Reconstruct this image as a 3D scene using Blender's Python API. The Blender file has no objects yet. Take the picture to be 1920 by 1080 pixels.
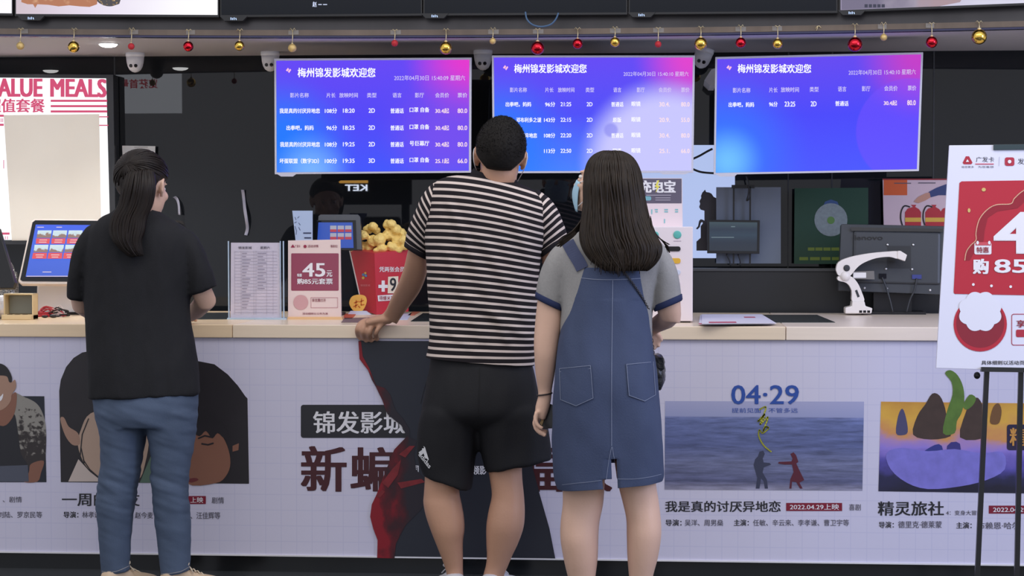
import bpy, bmesh, math, random
import numpy as np
from mathutils import Vector, Matrix, noise
random.seed(7)
R = math.radians
SC = bpy.context.scene
COL = SC.collection

# ---------------------------------------------------------------- camera
FPX = 3760.0
CAM = Vector((0.0, -8.0, 1.40))
YAW, PITCH = R(4.5), math.atan((540 - 427) / FPX)
cd = bpy.data.cameras.new('camera')
cd.sensor_width = 36.0
cd.lens = FPX / 1920 * 36
cd.clip_start, cd.clip_end = 0.1, 100
cam = bpy.data.objects.new('camera', cd)
COL.objects.link(cam)
cam.location = CAM
cam.rotation_euler = (math.pi / 2 - PITCH, 0, YAW)
SC.camera = cam
CM = Matrix.Rotation(YAW, 3, 'Z') @ Matrix.Rotation(math.pi / 2 - PITCH, 3, 'X')

# ---------------------------------------------------------------- world, lights, exposure
wd = bpy.data.worlds.new('lobby_light')
SC.world = wd
wd.use_nodes = True
wd.node_tree.nodes['Background'].inputs[0].default_value = (0.90, 0.91, 1.0, 1)
wd.node_tree.nodes['Background'].inputs[1].default_value = 0.80

def area(name, loc, rot, sx, sy, power, col):
    l = bpy.data.lights.new(name, 'AREA')
    l.shape, l.size, l.size_y, l.energy, l.color = 'RECTANGLE', sx, sy, power, col
    o = bpy.data.objects.new(name, l)
    COL.objects.link(o)
    o.location, o.rotation_euler = loc, rot
    return o

area('lobby_panel_light', (0.2, -2.4, 4.0), (R(24), 0, 0), 5.5, 1.6, 72, (1.0, 0.97, 0.95))
area('lobby_panel_light_rear', (-0.5, -9.5, 4.3), (R(55), 0, 0), 7.0, 2.0, 25, (0.97, 0.96, 1.0))
area('blue_fill_light', (4.6, -3.0, 2.6), (R(70), 0, R(62)), 1.6, 2.2, 115, (0.52, 0.62, 1.0))  # added blue fill from the right to tint the counter, no window there

vs = SC.view_settings
vs.view_transform, vs.look = 'Standard', 'None'
vs.gamma, vs.use_curve_mapping = 1.0, False
vs.exposure = 0.0

# ---------------------------------------------------------------- helpers: pixels to places
def ray(px, py):
    return CM @ Vector(((px - 960) / FPX, -(py - 540) / FPX, -1.0))

def W(px, py, Y):
    d = ray(px, py)
    return CAM + d * ((Y - CAM.y) / d.y)

def WZ(px, py, Z):
    d = ray(px, py)
    return CAM + d * ((Z - CAM.z) / d.z)

class Plane:
    """A flat face in the place: a point and a normal towards the lobby."""
    def __init__(s, p, n=(0, -1, 0)):
        s.p, s.n = Vector(p), Vector(n).normalized()
    def hit(s, px, py, lift=0.0):
        q = s.p + s.n * lift
        d = ray(px, py)
        return CAM + d * ((q - CAM).dot(s.n) / d.dot(s.n))
def PY(Y):
    return Plane((0, Y, 0))

# ---------------------------------------------------------------- helpers: materials
def mat(name, col, rough=0.5, metal=0.0, spec=0.5, emit=0.0, bump=0.0, bscale=40.0, var=0.0, vscale=6.0, ecol=None, stretch=None, coat=0.0, ior=None, trans=0.0):
    m = bpy.data.materials.new(name)
    m.use_nodes = True
    nt = m.node_tree
    b = nt.nodes['Principled BSDF']
    c = (*col, 1)
    b.inputs['Base Color'].default_value = c
    b.inputs['Roughness'].default_value = rough
    b.inputs['Metallic'].default_value = metal
    b.inputs['Specular IOR Level'].default_value = spec
    b.inputs['Coat Weight'].default_value = coat
    if ior: b.inputs['IOR'].default_value = ior
    if trans: b.inputs['Transmission Weight'].default_value = trans
    if emit:
        b.inputs['Emission Color'].default_value = (*(ecol or col), 1)
        b.inputs['Emission Strength'].default_value = emit
    if bump or var:
        tc = nt.nodes.new('ShaderNodeTexCoord')
        mp = nt.nodes.new('ShaderNodeMapping')
        nt.links.new(tc.outputs['Object'], mp.inputs[0])
        if stretch: mp.inputs['Scale'].default_value = stretch
    if var:
        n = nt.nodes.new('ShaderNodeTexNoise')
        n.inputs['Scale'].default_value = vscale
        n.inputs['Detail'].default_value = 5
        nt.links.new(mp.outputs[0], n.inputs[0])
        mx = nt.nodes.new('ShaderNodeMix')
        mx.data_type = 'RGBA'
        mx.inputs[6].default_value = tuple(x * (1 - var) for x in col) + (1,)
        mx.inputs[7].default_value = tuple(min(1, x * (1 + var)) for x in col) + (1,)
        nt.links.new(n.outputs[0], mx.inputs[0])
        nt.links.new(mx.outputs[2], b.inputs['Base Color'])
    if bump:
        n = nt.nodes.new('ShaderNodeTexNoise')
        n.inputs['Scale'].default_value = bscale
        n.inputs['Detail'].default_value = 4
        nt.links.new(mp.outputs[0], n.inputs[0])
        bp = nt.nodes.new('ShaderNodeBump')
        bp.inputs['Strength'].default_value = bump
        bp.inputs['Distance'].default_value = 0.02
        nt.links.new(n.outputs[0], bp.inputs['Height'])
        nt.links.new(bp.outputs[0], b.inputs['Normal'])
    return m

def srgb(r, g, b):
    f = lambda v: (v / 255 / 12.92) if v / 255 <= 0.04045 else ((v / 255 + 0.055) / 1.055) ** 2.4
    return (f(r), f(g), f(b))

def glow(name, rgb255, k=1.0):
    c = srgb(*rgb255)
    return mat(name, (0.01, 0.01, 0.01), 0.3, emit=k, ecol=c)

def paint(name, rgb255, rough=0.5, **kw):
    return mat(name, srgb(*rgb255), rough, **kw)

# ---------------------------------------------------------------- helpers: objects
def tag(o, label=None, cat=None, group=None, kind=None):
    if label: o['label'] = label
    if cat: o['category'] = cat
    if group: o['group'] = group
    if kind: o['kind'] = kind
    return o

def root(name, label, cat, loc, group=None):
    o = bpy.data.objects.new(name, None)
    COL.objects.link(o)
    o.empty_display_size = 0.05
    o.location = loc
    return tag(o, label, cat, group)

def origin_of(o):
    v = Vector((0, 0, 0))
    while o is not None:
        v += Vector(o.location)
        o = o.parent
    return v

def link(name, me, m, parent=None, smooth=False, bevel=0.0, loc=None, ang=40):
    """Link mesh data given in place coordinates as one object under its parent."""
    o = bpy.data.objects.new(name, me)
    COL.objects.link(o)
    for x in (m if isinstance(m, (list, tuple)) else [m]):
        if x is not None: me.materials.append(x)
    if parent is not None:
        o.parent = parent
        base = origin_of(parent)
        if loc is None: loc = base
        o.location = Vector(loc) - base
        me.transform(Matrix.Translation(-Vector(loc)))
    elif loc is not None:
        o.location = loc
        me.transform(Matrix.Translation(-Vector(loc)))
    if smooth:
        me.polygons.foreach_set('use_smooth', [True] * len(me.polygons))
    if bevel:
        md = o.modifiers.new('bevel', 'BEVEL')
        md.width, md.segments, md.limit_method, md.angle_limit = bevel, 2, 'ANGLE', R(ang)
    return o

class MB:
    def __init__(s):
        s.v, s.f = [], []
    def add(s, verts, faces):
        k = len(s.v)
        s.v += [tuple(v) for v in verts]
        s.f += [tuple(i + k for i in f) for f in faces]
        return s
    def box(s, lo, hi, M=None):
        x0, y0, z0 = lo; x1, y1, z1 = hi
        vs_ = [Vector(p) for p in ((x0,y0,z0),(x1,y0,z0),(x1,y1,z0),(x0,y1,z0),(x0,y0,z1),(x1,y0,z1),(x1,y1,z1),(x0,y1,z1))]
        if M is not None: vs_ = [M @ v for v in vs_]
        return s.add(vs_, [(0,3,2,1),(4,5,6,7),(0,1,5,4),(1,2,6,5),(2,3,7,6),(3,0,4,7)])
    def hull8(s, a, b):
        """A box between two quads (front a, back b), each four points in order."""
        return s.add(list(a) + list(b), [(0,1,2,3),(7,6,5,4),(0,4,5,1),(1,5,6,2),(2,6,7,3),(3,7,4,0)])
    def rings(s, rings, cap0=True, cap1=True):
        n = len(rings[0]); k = len(s.v)
        for r in rings: s.v += [tuple(p) for p in r]
        for i in range(len(rings) - 1):
            a, b = k + i * n, k + (i + 1) * n
            for j in range(n):
                j2 = (j + 1) % n
                s.f.append((a + j, a + j2, b + j2, b + j))
        for flag, i in ((cap0, 0), (cap1, len(rings) - 1)):
            if flag:
                c = sum((Vector(p) for p in rings[i]), Vector()) / n
                s.v.append(tuple(c)); ci = len(s.v) - 1; a = k + i * n
                for j in range(n):
                    j2 = (j + 1) % n
                    s.f.append((ci, a + j2, a + j) if i == 0 else (ci, a + j, a + j2))
        return s
    def tube(s, path, rad, n=10, flat=None, cap=True):
        path = [Vector(p) for p in path]
        if not isinstance(rad, (list, tuple)): rad = [rad] * len(path)
        rs = []; up = None
        for i, p in enumerate(path):
            t = (path[min(i + 1, len(path) - 1)] - path[max(i - 1, 0)])
            if t.length < 1e-9: t = Vector((0, 0, 1))
            t.normalize()
            if up is None:
                up = Vector(flat) if flat else (Vector((0, 0, 1)) if abs(t.z) < 0.9 else Vector((1, 0, 0)))
            u = up - t * up.dot(t)
            if u.length < 1e-6: u = t.orthogonal()
            u.normalize(); w = t.cross(u); up = u
            r = rad[i]
            ru, rw = r if isinstance(r, (list, tuple)) else (r, r)
            rs.append([p + u * (ru * math.cos(a)) + w * (rw * math.sin(a)) for a in (2 * math.pi * j / n for j in range(n))])
        return s.rings(rs, cap, cap)
    def ball(s, c, r, M=None, n=20, k=12):
        """An ellipsoid, c and r in the frame M."""
        c = Vector(c); r = r if isinstance(r, (list, tuple)) else (r, r, r)
        rs = []
        for i in range(1, k):
            th = math.pi * i / k
            rs.append([c + Vector((r[0] * math.sin(th) * math.cos(a), r[1] * math.sin(th) * math.sin(a), -r[2] * math.cos(th))) for a in (2 * math.pi * j / n for j in range(n))])
        if M is not None: rs = [[M @ p for p in q] for q in rs]
        q0, q1 = c - Vector((0, 0, r[2])), c + Vector((0, 0, r[2]))
        k0 = len(s.v)
        s.rings(rs, True, True)
        top = (M @ q1) if M is not None else q1
        bot = (M @ q0) if M is not None else q0
        s.v[-2] = tuple(bot); s.v[-1] = tuple(top)
        return s
    def lathe(s, prof, c=(0, 0, 0), axis=(0, 0, 1), n=24):
        a = Vector(axis).normalized(); u = a.orthogonal().normalized(); w = a.cross(u); c = Vector(c)
        rs = [[c + a * h + (u * math.cos(t) + w * math.sin(t)) * max(r, 1e-5) for t in (2 * math.pi * j / n for j in range(n))] for r, h in prof]
        return s.rings(rs)
    def mesh(s, name='m'):
        me = bpy.data.meshes.new(name)
        me.from_pydata(s.v, [], s.f)
        me.update()
        bm = bmesh.new(); bm.from_mesh(me)
        bmesh.ops.recalc_face_normals(bm, faces=bm.faces)
        bm.to_mesh(me); bm.free()
        return me
    def build(s, name, m, parent=None, smooth=False, bevel=0.0, loc=None):
        return link(name, s.mesh(name), m, parent, smooth, bevel, loc)

def cr(pts, sub=5, closed=False):
    """Catmull-Rom through the points (tuples of any length)."""
    P = [np.array(p, float) for p in pts]; n = len(P); out = []
    rng = range(n) if closed else range(n - 1)
    for i in rng:
        g = (lambda k: P[k % n]) if closed else (lambda k: P[max(0, min(n - 1, k))])
        a, b, c, d = g(i - 1), g(i), g(i + 1), g(i + 2)
        for k in range(sub):
            t = k / sub
            out.append(0.5 * (2 * b + (c - a) * t + (2 * a - 5 * b + 4 * c - d) * t * t + (3 * b - 3 * c + d - a) * t ** 3))
    if not closed: out.append(P[-1])
    return [tuple(o) for o in out]

def slice_rings(rows, n=40, sub=4, e=2.2):
    """Rings through cross-sections; a row is (xl, yl, xr, yr, Y, depth in front, depth behind): the two silhouette points in the photo, the distance they stand at, half depths."""
    rs = []
    for (xl, yl, xr, yr, Y, df, db) in cr(rows, sub):
        a, b = W(xl, yl, Y), W(xr, yr, Y)
        c, h = (a + b) / 2, (b - a) / 2
        ring = []
        for j in range(n):
            t = 2 * math.pi * j / n
            co, si = math.cos(t), math.sin(t)
            ex = math.copysign(abs(co) ** (2 / e), co); ey = math.copysign(abs(si) ** (2 / e), si)
            ring.append(c + h * ex + Vector((0, ey * (df if ey > 0 else db), 0)))
        rs.append(ring)
    return rs

def remesh(mb, voxel=0.006, it=4, name='body'):
    me = mb.mesh(name)
    o = bpy.data.objects.new('tmp', me); COL.objects.link(o)
    md = o.modifiers.new('r', 'REMESH'); md.mode = 'VOXEL'; md.voxel_size = voxel
    if it:
        sm = o.modifiers.new('s', 'SMOOTH'); sm.factor = 0.5; sm.iterations = it
    bpy.context.view_layer.update()
    dg = bpy.context.evaluated_depsgraph_get()
    out = bpy.data.meshes.new_from_object(o.evaluated_get(dg))
    bpy.data.objects.remove(o); bpy.data.meshes.remove(me)
    return out

# flat prints -----------------------------------------------------------
_layer = [0]
def layered(lift):
    _layer[0] = (_layer[0] + 1) % 8
    return lift + _layer[0] * 0.00009
def poly(name, pts, pl, m, parent, lift=0.001, smooth=0):
    """A flat printed shape lying on the face pl, outlined in photo pixels."""
    if smooth: pts = cr(pts, smooth, True)
    lift = layered(lift)
    vs_ = [pl.hit(p[0], p[1], lift) for p in pts]
    bm = bmesh.new()
    f = bm.faces.new([bm.verts.new(v) for v in vs_])
    f.normal_update()
    bmesh.ops.triangulate(bm, faces=[f], ngon_method='EAR_CLIP')
    bm.normal_update()
    for f in bm.faces:
        if f.normal.dot(pl.n) < 0: f.normal_flip()
    me = bpy.data.meshes.new(name); bm.to_mesh(me); bm.free()
    return link(name, me, m, parent)

def rect(x0, y0, x1, y1, r=0, k=4):
    if not r: return [(x0, y0), (x1, y0), (x1, y1), (x0, y1)]
    out = []
    for cx, cy, a0 in ((x1 - r, y0 + r, -90), (x1 - r, y1 - r, 0), (x0 + r, y1 - r, 90), (x0 + r, y0 + r, 180)):
        for i in range(k + 1):
            a = R(a0 + 90 * i / k)
            out.append((cx + r * math.cos(a), cy + r * math.sin(a)))
    return out

def oval(cx, cy, rx, ry=None, n=28):
    ry = ry or rx
    return [(cx + rx * math.cos(2 * math.pi * i / n), cy + ry * math.sin(2 * math.pi * i / n)) for i in range(n)]

def polys(name, plist, pl, m, parent, lift=0.001, join=False):
    if len(plist) > 1 and not join:
        return [polys(name, [p], pl, m, parent, lift) for p in plist][0]
    lift = layered(lift)
    vs_, fs = [], []
    for pts in plist:
        bm = bmesh.new()
        f = bm.faces.new([bm.verts.new(pl.hit(p[0], p[1], lift)) for p in pts])
        f.normal_update()
        bmesh.ops.triangulate(bm, faces=[f], ngon_method='EAR_CLIP')
        bm.verts.index_update()
        k = len(vs_); vs_ += [v.co.copy() for v in bm.verts]
        for f in bm.faces:
            ids = [v.index + k for v in f.verts]
            f.normal_update()
            fs.append(ids if f.normal.dot(pl.n) > 0 else ids[::-1])
        bm.free()
    me = bpy.data.meshes.new(name); me.from_pydata(vs_, [], fs); me.update()
    return link(name, me, m, parent)

_glyph = {}
def glyphs(body, bold):
    key = (body, bold)
    if key not in _glyph:
        c = bpy.data.curves.new('t', 'FONT'); c.body = body; c.size = 1; c.offset = bold; c.resolution_u = 3
        o = bpy.data.objects.new('t', c); COL.objects.link(o)
        bpy.context.view_layer.update()
        me = bpy.data.meshes.new_from_object(o.evaluated_get(bpy.context.evaluated_depsgraph_get()))
        v = np.array([tuple(x.co) for x in me.vertices]).reshape(-1, 3)[:, :2]
        f = [tuple(p.vertices) for p in me.polygons]
        lo, hi = v.min(0), v.max(0)
        _glyph[key] = ((v - lo) / (hi - lo), f)
        bpy.data.objects.remove(o); bpy.data.meshes.remove(me); bpy.data.curves.remove(c)
    return _glyph[key]

def texts(name, items, pl, m, parent, lift=0.0015, bold=0.012):
    """Printed lettering: each item is (words, (x0, y0, x1, y1)) with the ink's box in photo pixels."""
    if len(items) > 1:
        return [texts(name, [it], pl, m, parent, lift, bold) for it in items][0]
    vs_, fs = [], []
    for it in items:
        body, (x0, y0, x1, y1) = it[0], it[1]
        sk = it[2] if len(it) > 2 else 0
        gv, gf = glyphs(body, 0.0)
        h_ = y1 - y0
        du, dv = bold * h_ / (x1 - x0), bold
        sh = [(0, 0)] if bold < 0.005 else [(-du, -dv * 0.4), (du, -dv * 0.4), (du, dv * 0.4), (-du, dv * 0.4)]
        if bold > 0.025: sh += [(0, 0), (0, -dv * 0.4), (0, dv * 0.4), (-du, 0), (du, 0)]
        for q_, (su, sv) in enumerate(sh):
            lf = lift + 0.00012 * q_
            TL, TR, BL = pl.hit(x0, y0, lf), pl.hit(x1, y0 + sk, lf), pl.hit(x0, y1, lf)
            k = len(vs_)
            for u, w in gv:
                u_, w_ = float(u) * (1 - 2 * du) + du + su, float(w) * (1 - dv) + dv / 2 + sv
                vs_.append(pl.hit(x0 + (x1 - x0) * u_, y1 - h_ * w_, lf) if getattr(pl, 'curved', False) else TL + (TR - TL) * u_ + (BL - TL) * (1 - w_))
            fs += [tuple(i + k for i in f) for f in gf]
    me = bpy.data.meshes.new(name); me.from_pydata(vs_, [], fs); me.update()
    return link(name, me, m, parent)

def strokes(name, lines, pl, m, parent, wpx=1.0, lift=0.001):
    """Printed lines, each a list of photo pixels, wpx wide."""
    if len(lines) > 1 and name in ('board_caption', 'cuff_stitch', 'icon_row', 'pocket_seam'):
        return [strokes(name, [ln], pl, m, parent, wpx, lift) for ln in lines][0]
    out = []
    for ln in lines:
        for (a, b) in zip(ln[:-1], ln[1:]):
            d = Vector((b[0] - a[0], b[1] - a[1])); 
            if d.length < 1e-6: continue
            nrm = Vector((-d.y, d.x)).normalized() * wpx / 2
            e = d.normalized() * wpx * 0.2
            out.append([(a[0]+nrm.x-e.x, a[1]+nrm.y-e.y), (b[0]+nrm.x+e.x, b[1]+nrm.y+e.y), (b[0]-nrm.x+e.x, b[1]-nrm.y+e.y), (a[0]-nrm.x-e.x, a[1]-nrm.y-e.y)])
    return polys(name, out, pl, m, parent, lift, True)

def slab(name, pts, pl, depth, m, parent, bevel=0.0, front=0.0):
    """A solid of the outline pts: its face stands front before the plane, its back depth behind that."""
    n = len(pts)
    a = [pl.hit(p[0], p[1], front) for p in pts]
    b = [v - pl.n * depth for v in a]
    bm = bmesh.new()
    va = [bm.verts.new(v) for v in a]; vb = [bm.verts.new(v) for v in b]
    fa = bm.faces.new(va); fb = bm.faces.new(vb[::-1])
    fa.normal_update(); fb.normal_update()
    for i in range(n):
        j = (i + 1) % n
        bm.faces.new((va[i], vb[i], vb[j], va[j]))
    bmesh.ops.triangulate(bm, faces=[fa, fb], ngon_method='EAR_CLIP')
    bmesh.ops.recalc_face_normals(bm, faces=bm.faces)
    me = bpy.data.meshes.new(name); bm.to_mesh(me); bm.free()
    return link(name, me, m, parent, bevel=bevel)

def ruled(name, m, nodes_fn):
    pass

# common materials
white_plastic = paint('white_plastic', (232, 230, 232), 0.4)
black_plastic = paint('black_plastic', (24, 25, 28), 0.35)
dark_grey = paint('dark_grey_plastic', (52, 55, 60), 0.4)
steel = mat('steel', (0.55, 0.55, 0.57), 0.3, metal=1.0)
screen_black = mat('screen_black', (0.006, 0.007, 0.009), 0.08)
ink = paint('black_ink', (38, 36, 44), 0.6)
grey_ink = paint('grey_ink', (95, 92, 105), 0.6)
white_ink = paint('white_ink', (236, 234, 238), 0.6)
red_ink = paint('red_ink', (150, 26, 48), 0.5)
paper = paint('white_paper', (228, 226, 230), 0.7)

# ---------------------------------------------------------------- the setting
def nodes_of(m): return m.node_tree, m.node_tree.nodes['Principled BSDF']

black_glass = mat('black_glass_wall', (0.011, 0.013, 0.016), 0.012, ior=1.42)
floor_mat = mat('floor_tile', (0.05, 0.055, 0.06), 0.18, var=0.15, vscale=3)
ceil_mat = paint('soffit_grey', (196, 194, 202), 0.6)
ledge_mat = mat('ledge_metal', (0.075, 0.07, 0.07), 0.24, metal=0.5, var=0.5, vscale=5, stretch=(1, 1, 0.1))
lip_mat = mat('lip_bronze', (0.15, 0.115, 0.09), 0.3, metal=0.4, var=0.5, vscale=9, stretch=(1, 1, 0.2))
lip_edge_mat = mat('lip_edge_screen_blue', (0.05, 0.05, 0.10), 0.25, metal=0.5)  # blue of the screens' light painted into the lip's edge

def struct(o): o['kind'] = 'structure'; return o
WALL_Y = 1.6
struct(MB().box((-6, -14, -0.1), (6, 2.2, 0)).build('floor', floor_mat))
wb = MB().box((-5, WALL_Y, 0), (4.5, WALL_Y + 0.1, 3.4))
struct(wb.build('wall_back', black_glass))
tr_ = MB()
for px in (216, 1478, 1560, 1750):
    x = W(px, 300, WALL_Y).x
    tr_.box((x - 0.003, WALL_Y - 0.004, 0), (x + 0.003, WALL_Y, 2.23))
struct(tr_.build('trim_1', dark_grey))

def fy(x): return 0.74 - 0.040 * (x + 0.65) ** 2
XS = [-4.2 + 0.1 * i for i in range(80)]
def strip(name, prof, m):
    """A moulding that follows the curve of the bulkhead; prof is (forward, z) points."""
    b = MB(); rs = [[Vector((x, fy(x) - a, z)) for a, z in prof] for x in XS]
    b.rings(rs); return struct(b.build(name, m))
strip('ceiling', [(-0.02, 2.232), (-0.02, 2.30), (-1.6, 2.30), (-1.6, 2.232)], ceil_mat)
strip('trim_2', [(0.0, 2.262), (0.0, 3.4), (-0.12, 3.4), (-0.12, 2.262)], ledge_mat)
strip('trim_3', [(0.03, 2.238), (0.03, 2.262), (-0.06, 2.262), (-0.06, 2.238)], lip_mat)
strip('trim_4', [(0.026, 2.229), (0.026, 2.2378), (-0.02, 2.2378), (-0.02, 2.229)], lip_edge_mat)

# ---------------------------------------------------------------- counter
CZ0, CZ1, CT = 0.068, 0.955, 1.0085
def grid_panel():
    m = mat('printed_panel', srgb(214, 212, 230), 0.35)
    nt, b = nodes_of(m); N, L = nt.nodes, nt.links
    tc = N.new('ShaderNodeTexCoord'); sx = N.new('ShaderNodeSeparateXYZ'); L.new(tc.outputs['Object'], sx.inputs[0])
    fs = []
    for ax in ('X', 'Z'):
        a = N.new('ShaderNodeMath'); a.operation = 'DIVIDE'; a.inputs[1].default_value = 0.0635; L.new(sx.outputs[ax], a.inputs[0])
        f = N.new('ShaderNodeMath'); f.operation = 'FRACT'; L.new(a.outputs[0], f.inputs[0])
        c = N.new('ShaderNodeMath'); c.operation = 'LESS_THAN'; c.inputs[1].default_value = 0.045; L.new(f.outputs[0], c.inputs[0])
        fs.append(c)
    mx = N.new('ShaderNodeMath'); mx.operation = 'MAXIMUM'; L.new(fs[0].outputs[0], mx.inputs[0]); L.new(fs[1].outputs[0], mx.inputs[1])
    cm = N.new('ShaderNodeMix'); cm.data_type = 'RGBA'
    cm.inputs[6].default_value = (*srgb(216, 213, 233), 1); cm.inputs[7].default_value = (*srgb(206, 204, 228), 1)
    L.new(mx.outputs[0], cm.inputs[0]); L.new(cm.outputs[2], b.inputs['Base Color'])
    return m
X0, X1 = -3.3, 2.7
counter = MB().box((X0, 0, CZ0), (X1, 1.24, CZ1)).build('ticket_counter', grid_panel(), loc=(-0.3, 0, 0))
tag(counter, 'long white ticket counter front with printed film posters and black plinth', 'counter')
MB().box((X0, 0.03, 0), (X1, 1.2, CZ0)).build('plinth', mat('plinth_black', (0.012, 0.014, 0.016), 0.15), counter)
MB().box((X0, -0.006, CZ0), (X1, 0.0, CZ0 + 0.006)).build('edge_strip', white_plastic, counter)
FP = PY(0)

def wood(name, c):
    m = mat(name, c, 0.28, var=0.07, vscale=7, stretch=(0.5, 2, 8))
    return m
worktop = root('worktop', 'pale wooden worktop lying along the ticket counter', 'worktop', (-0.3, 0, CZ1))
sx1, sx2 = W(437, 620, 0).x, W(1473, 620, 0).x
for a, b_, c in ((X0 - 0.02, sx1 - 0.0012, srgb(240, 214, 178)), (sx1 + 0.0012, sx2 - 0.0012, srgb(244, 224, 198)), (sx2 + 0.0012, X1 + 0.02, srgb(248, 232, 216))):  # tones pale slab by slab, painting in the lighting's change along the counter
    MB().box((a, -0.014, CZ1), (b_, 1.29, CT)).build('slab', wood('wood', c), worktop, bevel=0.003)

# ---- prints on the counter front
black_print = paint('print_black', (36, 36, 42), 0.4)
navy_print = paint('print_navy', (33, 37, 48), 0.4)
maroon_print = paint('print_maroon', (70, 22, 30), 0.4)
skin_print = paint('print_skin', (172, 136, 116), 0.45, var=0.08, vscale=5)
skin_print2 = paint('print_skin_brown', (140, 96, 78), 0.45, var=0.08, vscale=8)
hair_print = paint('print_hair', (40, 36, 40), 0.45, var=0.25, vscale=10)
pill = paint('print_pill', (132, 24, 50), 0.4)
blue_print = paint('print_blue', (44, 82, 168), 0.4)

def print_root(name):
    """A printed poster belongs to the counter front."""
    return name

# couple by the sea
def ramp_mat(name, stops, axis='Z', noise_amt=0.0, scale=8, stretch=(1, 1, 8), rough=0.45, emit=0.0, detail=6, grain=None):
    m = mat(name, (0.5, 0.5, 0.5), rough)
    nt, b = nodes_of(m); N, L = nt.nodes, nt.links
    tc = N.new('ShaderNodeTexCoord'); sx = N.new('ShaderNodeSeparateXYZ'); L.new(tc.outputs['Generated'], sx.inputs[0])
    src = sx.outputs[axis]
    if noise_amt:
        mp = N.new('ShaderNodeMapping'); mp.inputs['Scale'].default_value = stretch; L.new(tc.outputs['Object'], mp.inputs[0])
        n = N.new('ShaderNodeTexNoise'); n.inputs['Scale'].default_value = scale; n.inputs['Detail'].default_value = detail; L.new(mp.outputs[0], n.inputs[0])
        ma = N.new('ShaderNodeMath'); ma.operation = 'MULTIPLY_ADD'; ma.inputs[1].default_value = noise_amt
        L.new(n.outputs[0], ma.inputs[0])
        sb = N.new('ShaderNodeMath'); sb.operation = 'SUBTRACT'; sb.inputs[1].default_value = noise_amt / 2; L.new(src, sb.inputs[0])
        L.new(sb.outputs[0], ma.inputs[2]); src = ma.outputs[0]
    cr_ = N.new('ShaderNodeValToRGB'); L.new(src, cr_.inputs[0])
    el = cr_.color_ramp.elements
    while len(el) > 1: el.remove(el[-1])
    el[0].position = stops[0][0]; el[0].color = (*srgb(*stops[0][1]), 1)
    for p, c in stops[1:]:
        e = el.new(p); e.color = (*srgb(*c), 1)
    if grain:
        lo, hi, gs_, gst, z1 = grain
        mp = N.new('ShaderNodeMapping'); mp.inputs['Scale'].default_value = gst; L.new(tc.outputs['Object'], mp.inputs[0])
        n = N.new('ShaderNodeTexNoise'); n.inputs['Scale'].default_value = gs_; n.inputs['Detail'].default_value = 8; n.inputs['Roughness'].default_value = 0.65; L.new(mp.outputs[0], n.inputs[0])
        mr = N.new('ShaderNodeMapRange'); mr.inputs[1].default_value, mr.inputs[2].default_value, mr.inputs[3].default_value, mr.inputs[4].default_value = 0.32, 0.68, lo, hi; L.new(n.outputs[0], mr.inputs[0])
        below = N.new('ShaderNodeMath'); below.operation = 'LESS_THAN'; below.inputs[1].default_value = z1; L.new(sx.outputs['Z'], below.inputs[0])
        mg = N.new('ShaderNodeMix'); mg.data_type = 'RGBA'; mg.blend_type = 'MULTIPLY'; L.new(below.outputs[0], mg.inputs[0]); L.new(cr_.outputs[0], mg.inputs[6]); L.new(mr.outputs[0], mg.inputs[7])
        L.new(mg.outputs[2], b.inputs['Base Color'])
    elif emit:
        b.inputs['Base Color'].default_value = (0.01, 0.01, 0.01, 1)
        L.new(cr_.outputs[0], b.inputs['Emission Color']); b.inputs['Emission Strength'].default_value = emit
    else:
        L.new(cr_.outputs[0], b.inputs['Base Color'])
    return m
sea_mat = ramp_mat('print_sea', [(0, (150, 148, 170)), (0.10, (92, 96, 130)), (0.3, (112, 118, 152)), (0.5, (92, 102, 146)), (0.78, (104, 116, 164)), (0.815, (116, 126, 174)), (0.825, (160, 166, 206)), (1, (176, 178, 214))], 'Z', grain=(0.62, 1.5, 7, (1.0, 1, 10), 0.82))
sea = poly('poster_print', [(1247, 752), (1620, 753), (1617, 920), (1246, 918)], FP, sea_mat, counter, 0.001)
sea_sub = lambda n, p, m, s=0: poly(n, p, FP, m, sea, 0.002, s)
sea_sub('printed_figure', [(1421, 856), (1424, 847), (1431, 845), (1434, 851), (1430, 860), (1432, 867), (1443, 868), (1446, 871), (1432, 876), (1430, 886), (1438, 900), (1440, 916), (1434, 916), (1432, 902), (1427, 897), (1424, 916), (1417, 916), (1420, 896), (1413, 872), (1416, 861)], paint('print_figure_blue', (58, 62, 86)))
sea_sub('printed_figure', [(1482, 851), (1488, 848), (1493, 854), (1497, 866), (1493, 869), (1499, 882), (1508, 900), (1499, 905), (1505, 916), (1500, 916), (1493, 904), (1485, 903), (1484, 916), (1480, 916), (1482, 898), (1488, 885), (1485, 871), (1471, 871), (1459, 869), (1460, 866), (1484, 865), (1486, 860)], paint('print_figure_red', (92, 32, 50)))
texts('date_lettering', [('04·29', (1371, 722, 1498, 758))], FP, blue_print, counter, 0.003, 0.02)
texts('caption_lettering', [('提前见面', (1372, 765, 1427, 774)), ('不管多远', (1441, 765, 1496, 774))], FP, blue_print, sea, 0.003, 0.0)
sc_ = cr([(1424, 768), (1436, 763), (1430, 782), (1421, 790), (1434, 777), (1425, 796), (1440, 782), (1431, 808), (1436, 800), (1441, 803), (1430, 812), (1424, 806), (1423, 818), (1432, 835), (1446, 847)], 6)
strokes('script_flourish', [sc_], FP, paint('print_yellow', (196, 196, 60)), sea, 2.6, 0.004)
texts('title_lettering', [('我是真的讨厌异地恋', (1247, 939, 1464, 960)), ('导演：', (1248, 974, 1278, 986)), ('主演：', (1376, 974, 1404, 986))], FP, black_print, counter, 0.0015, 0.022)
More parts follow.
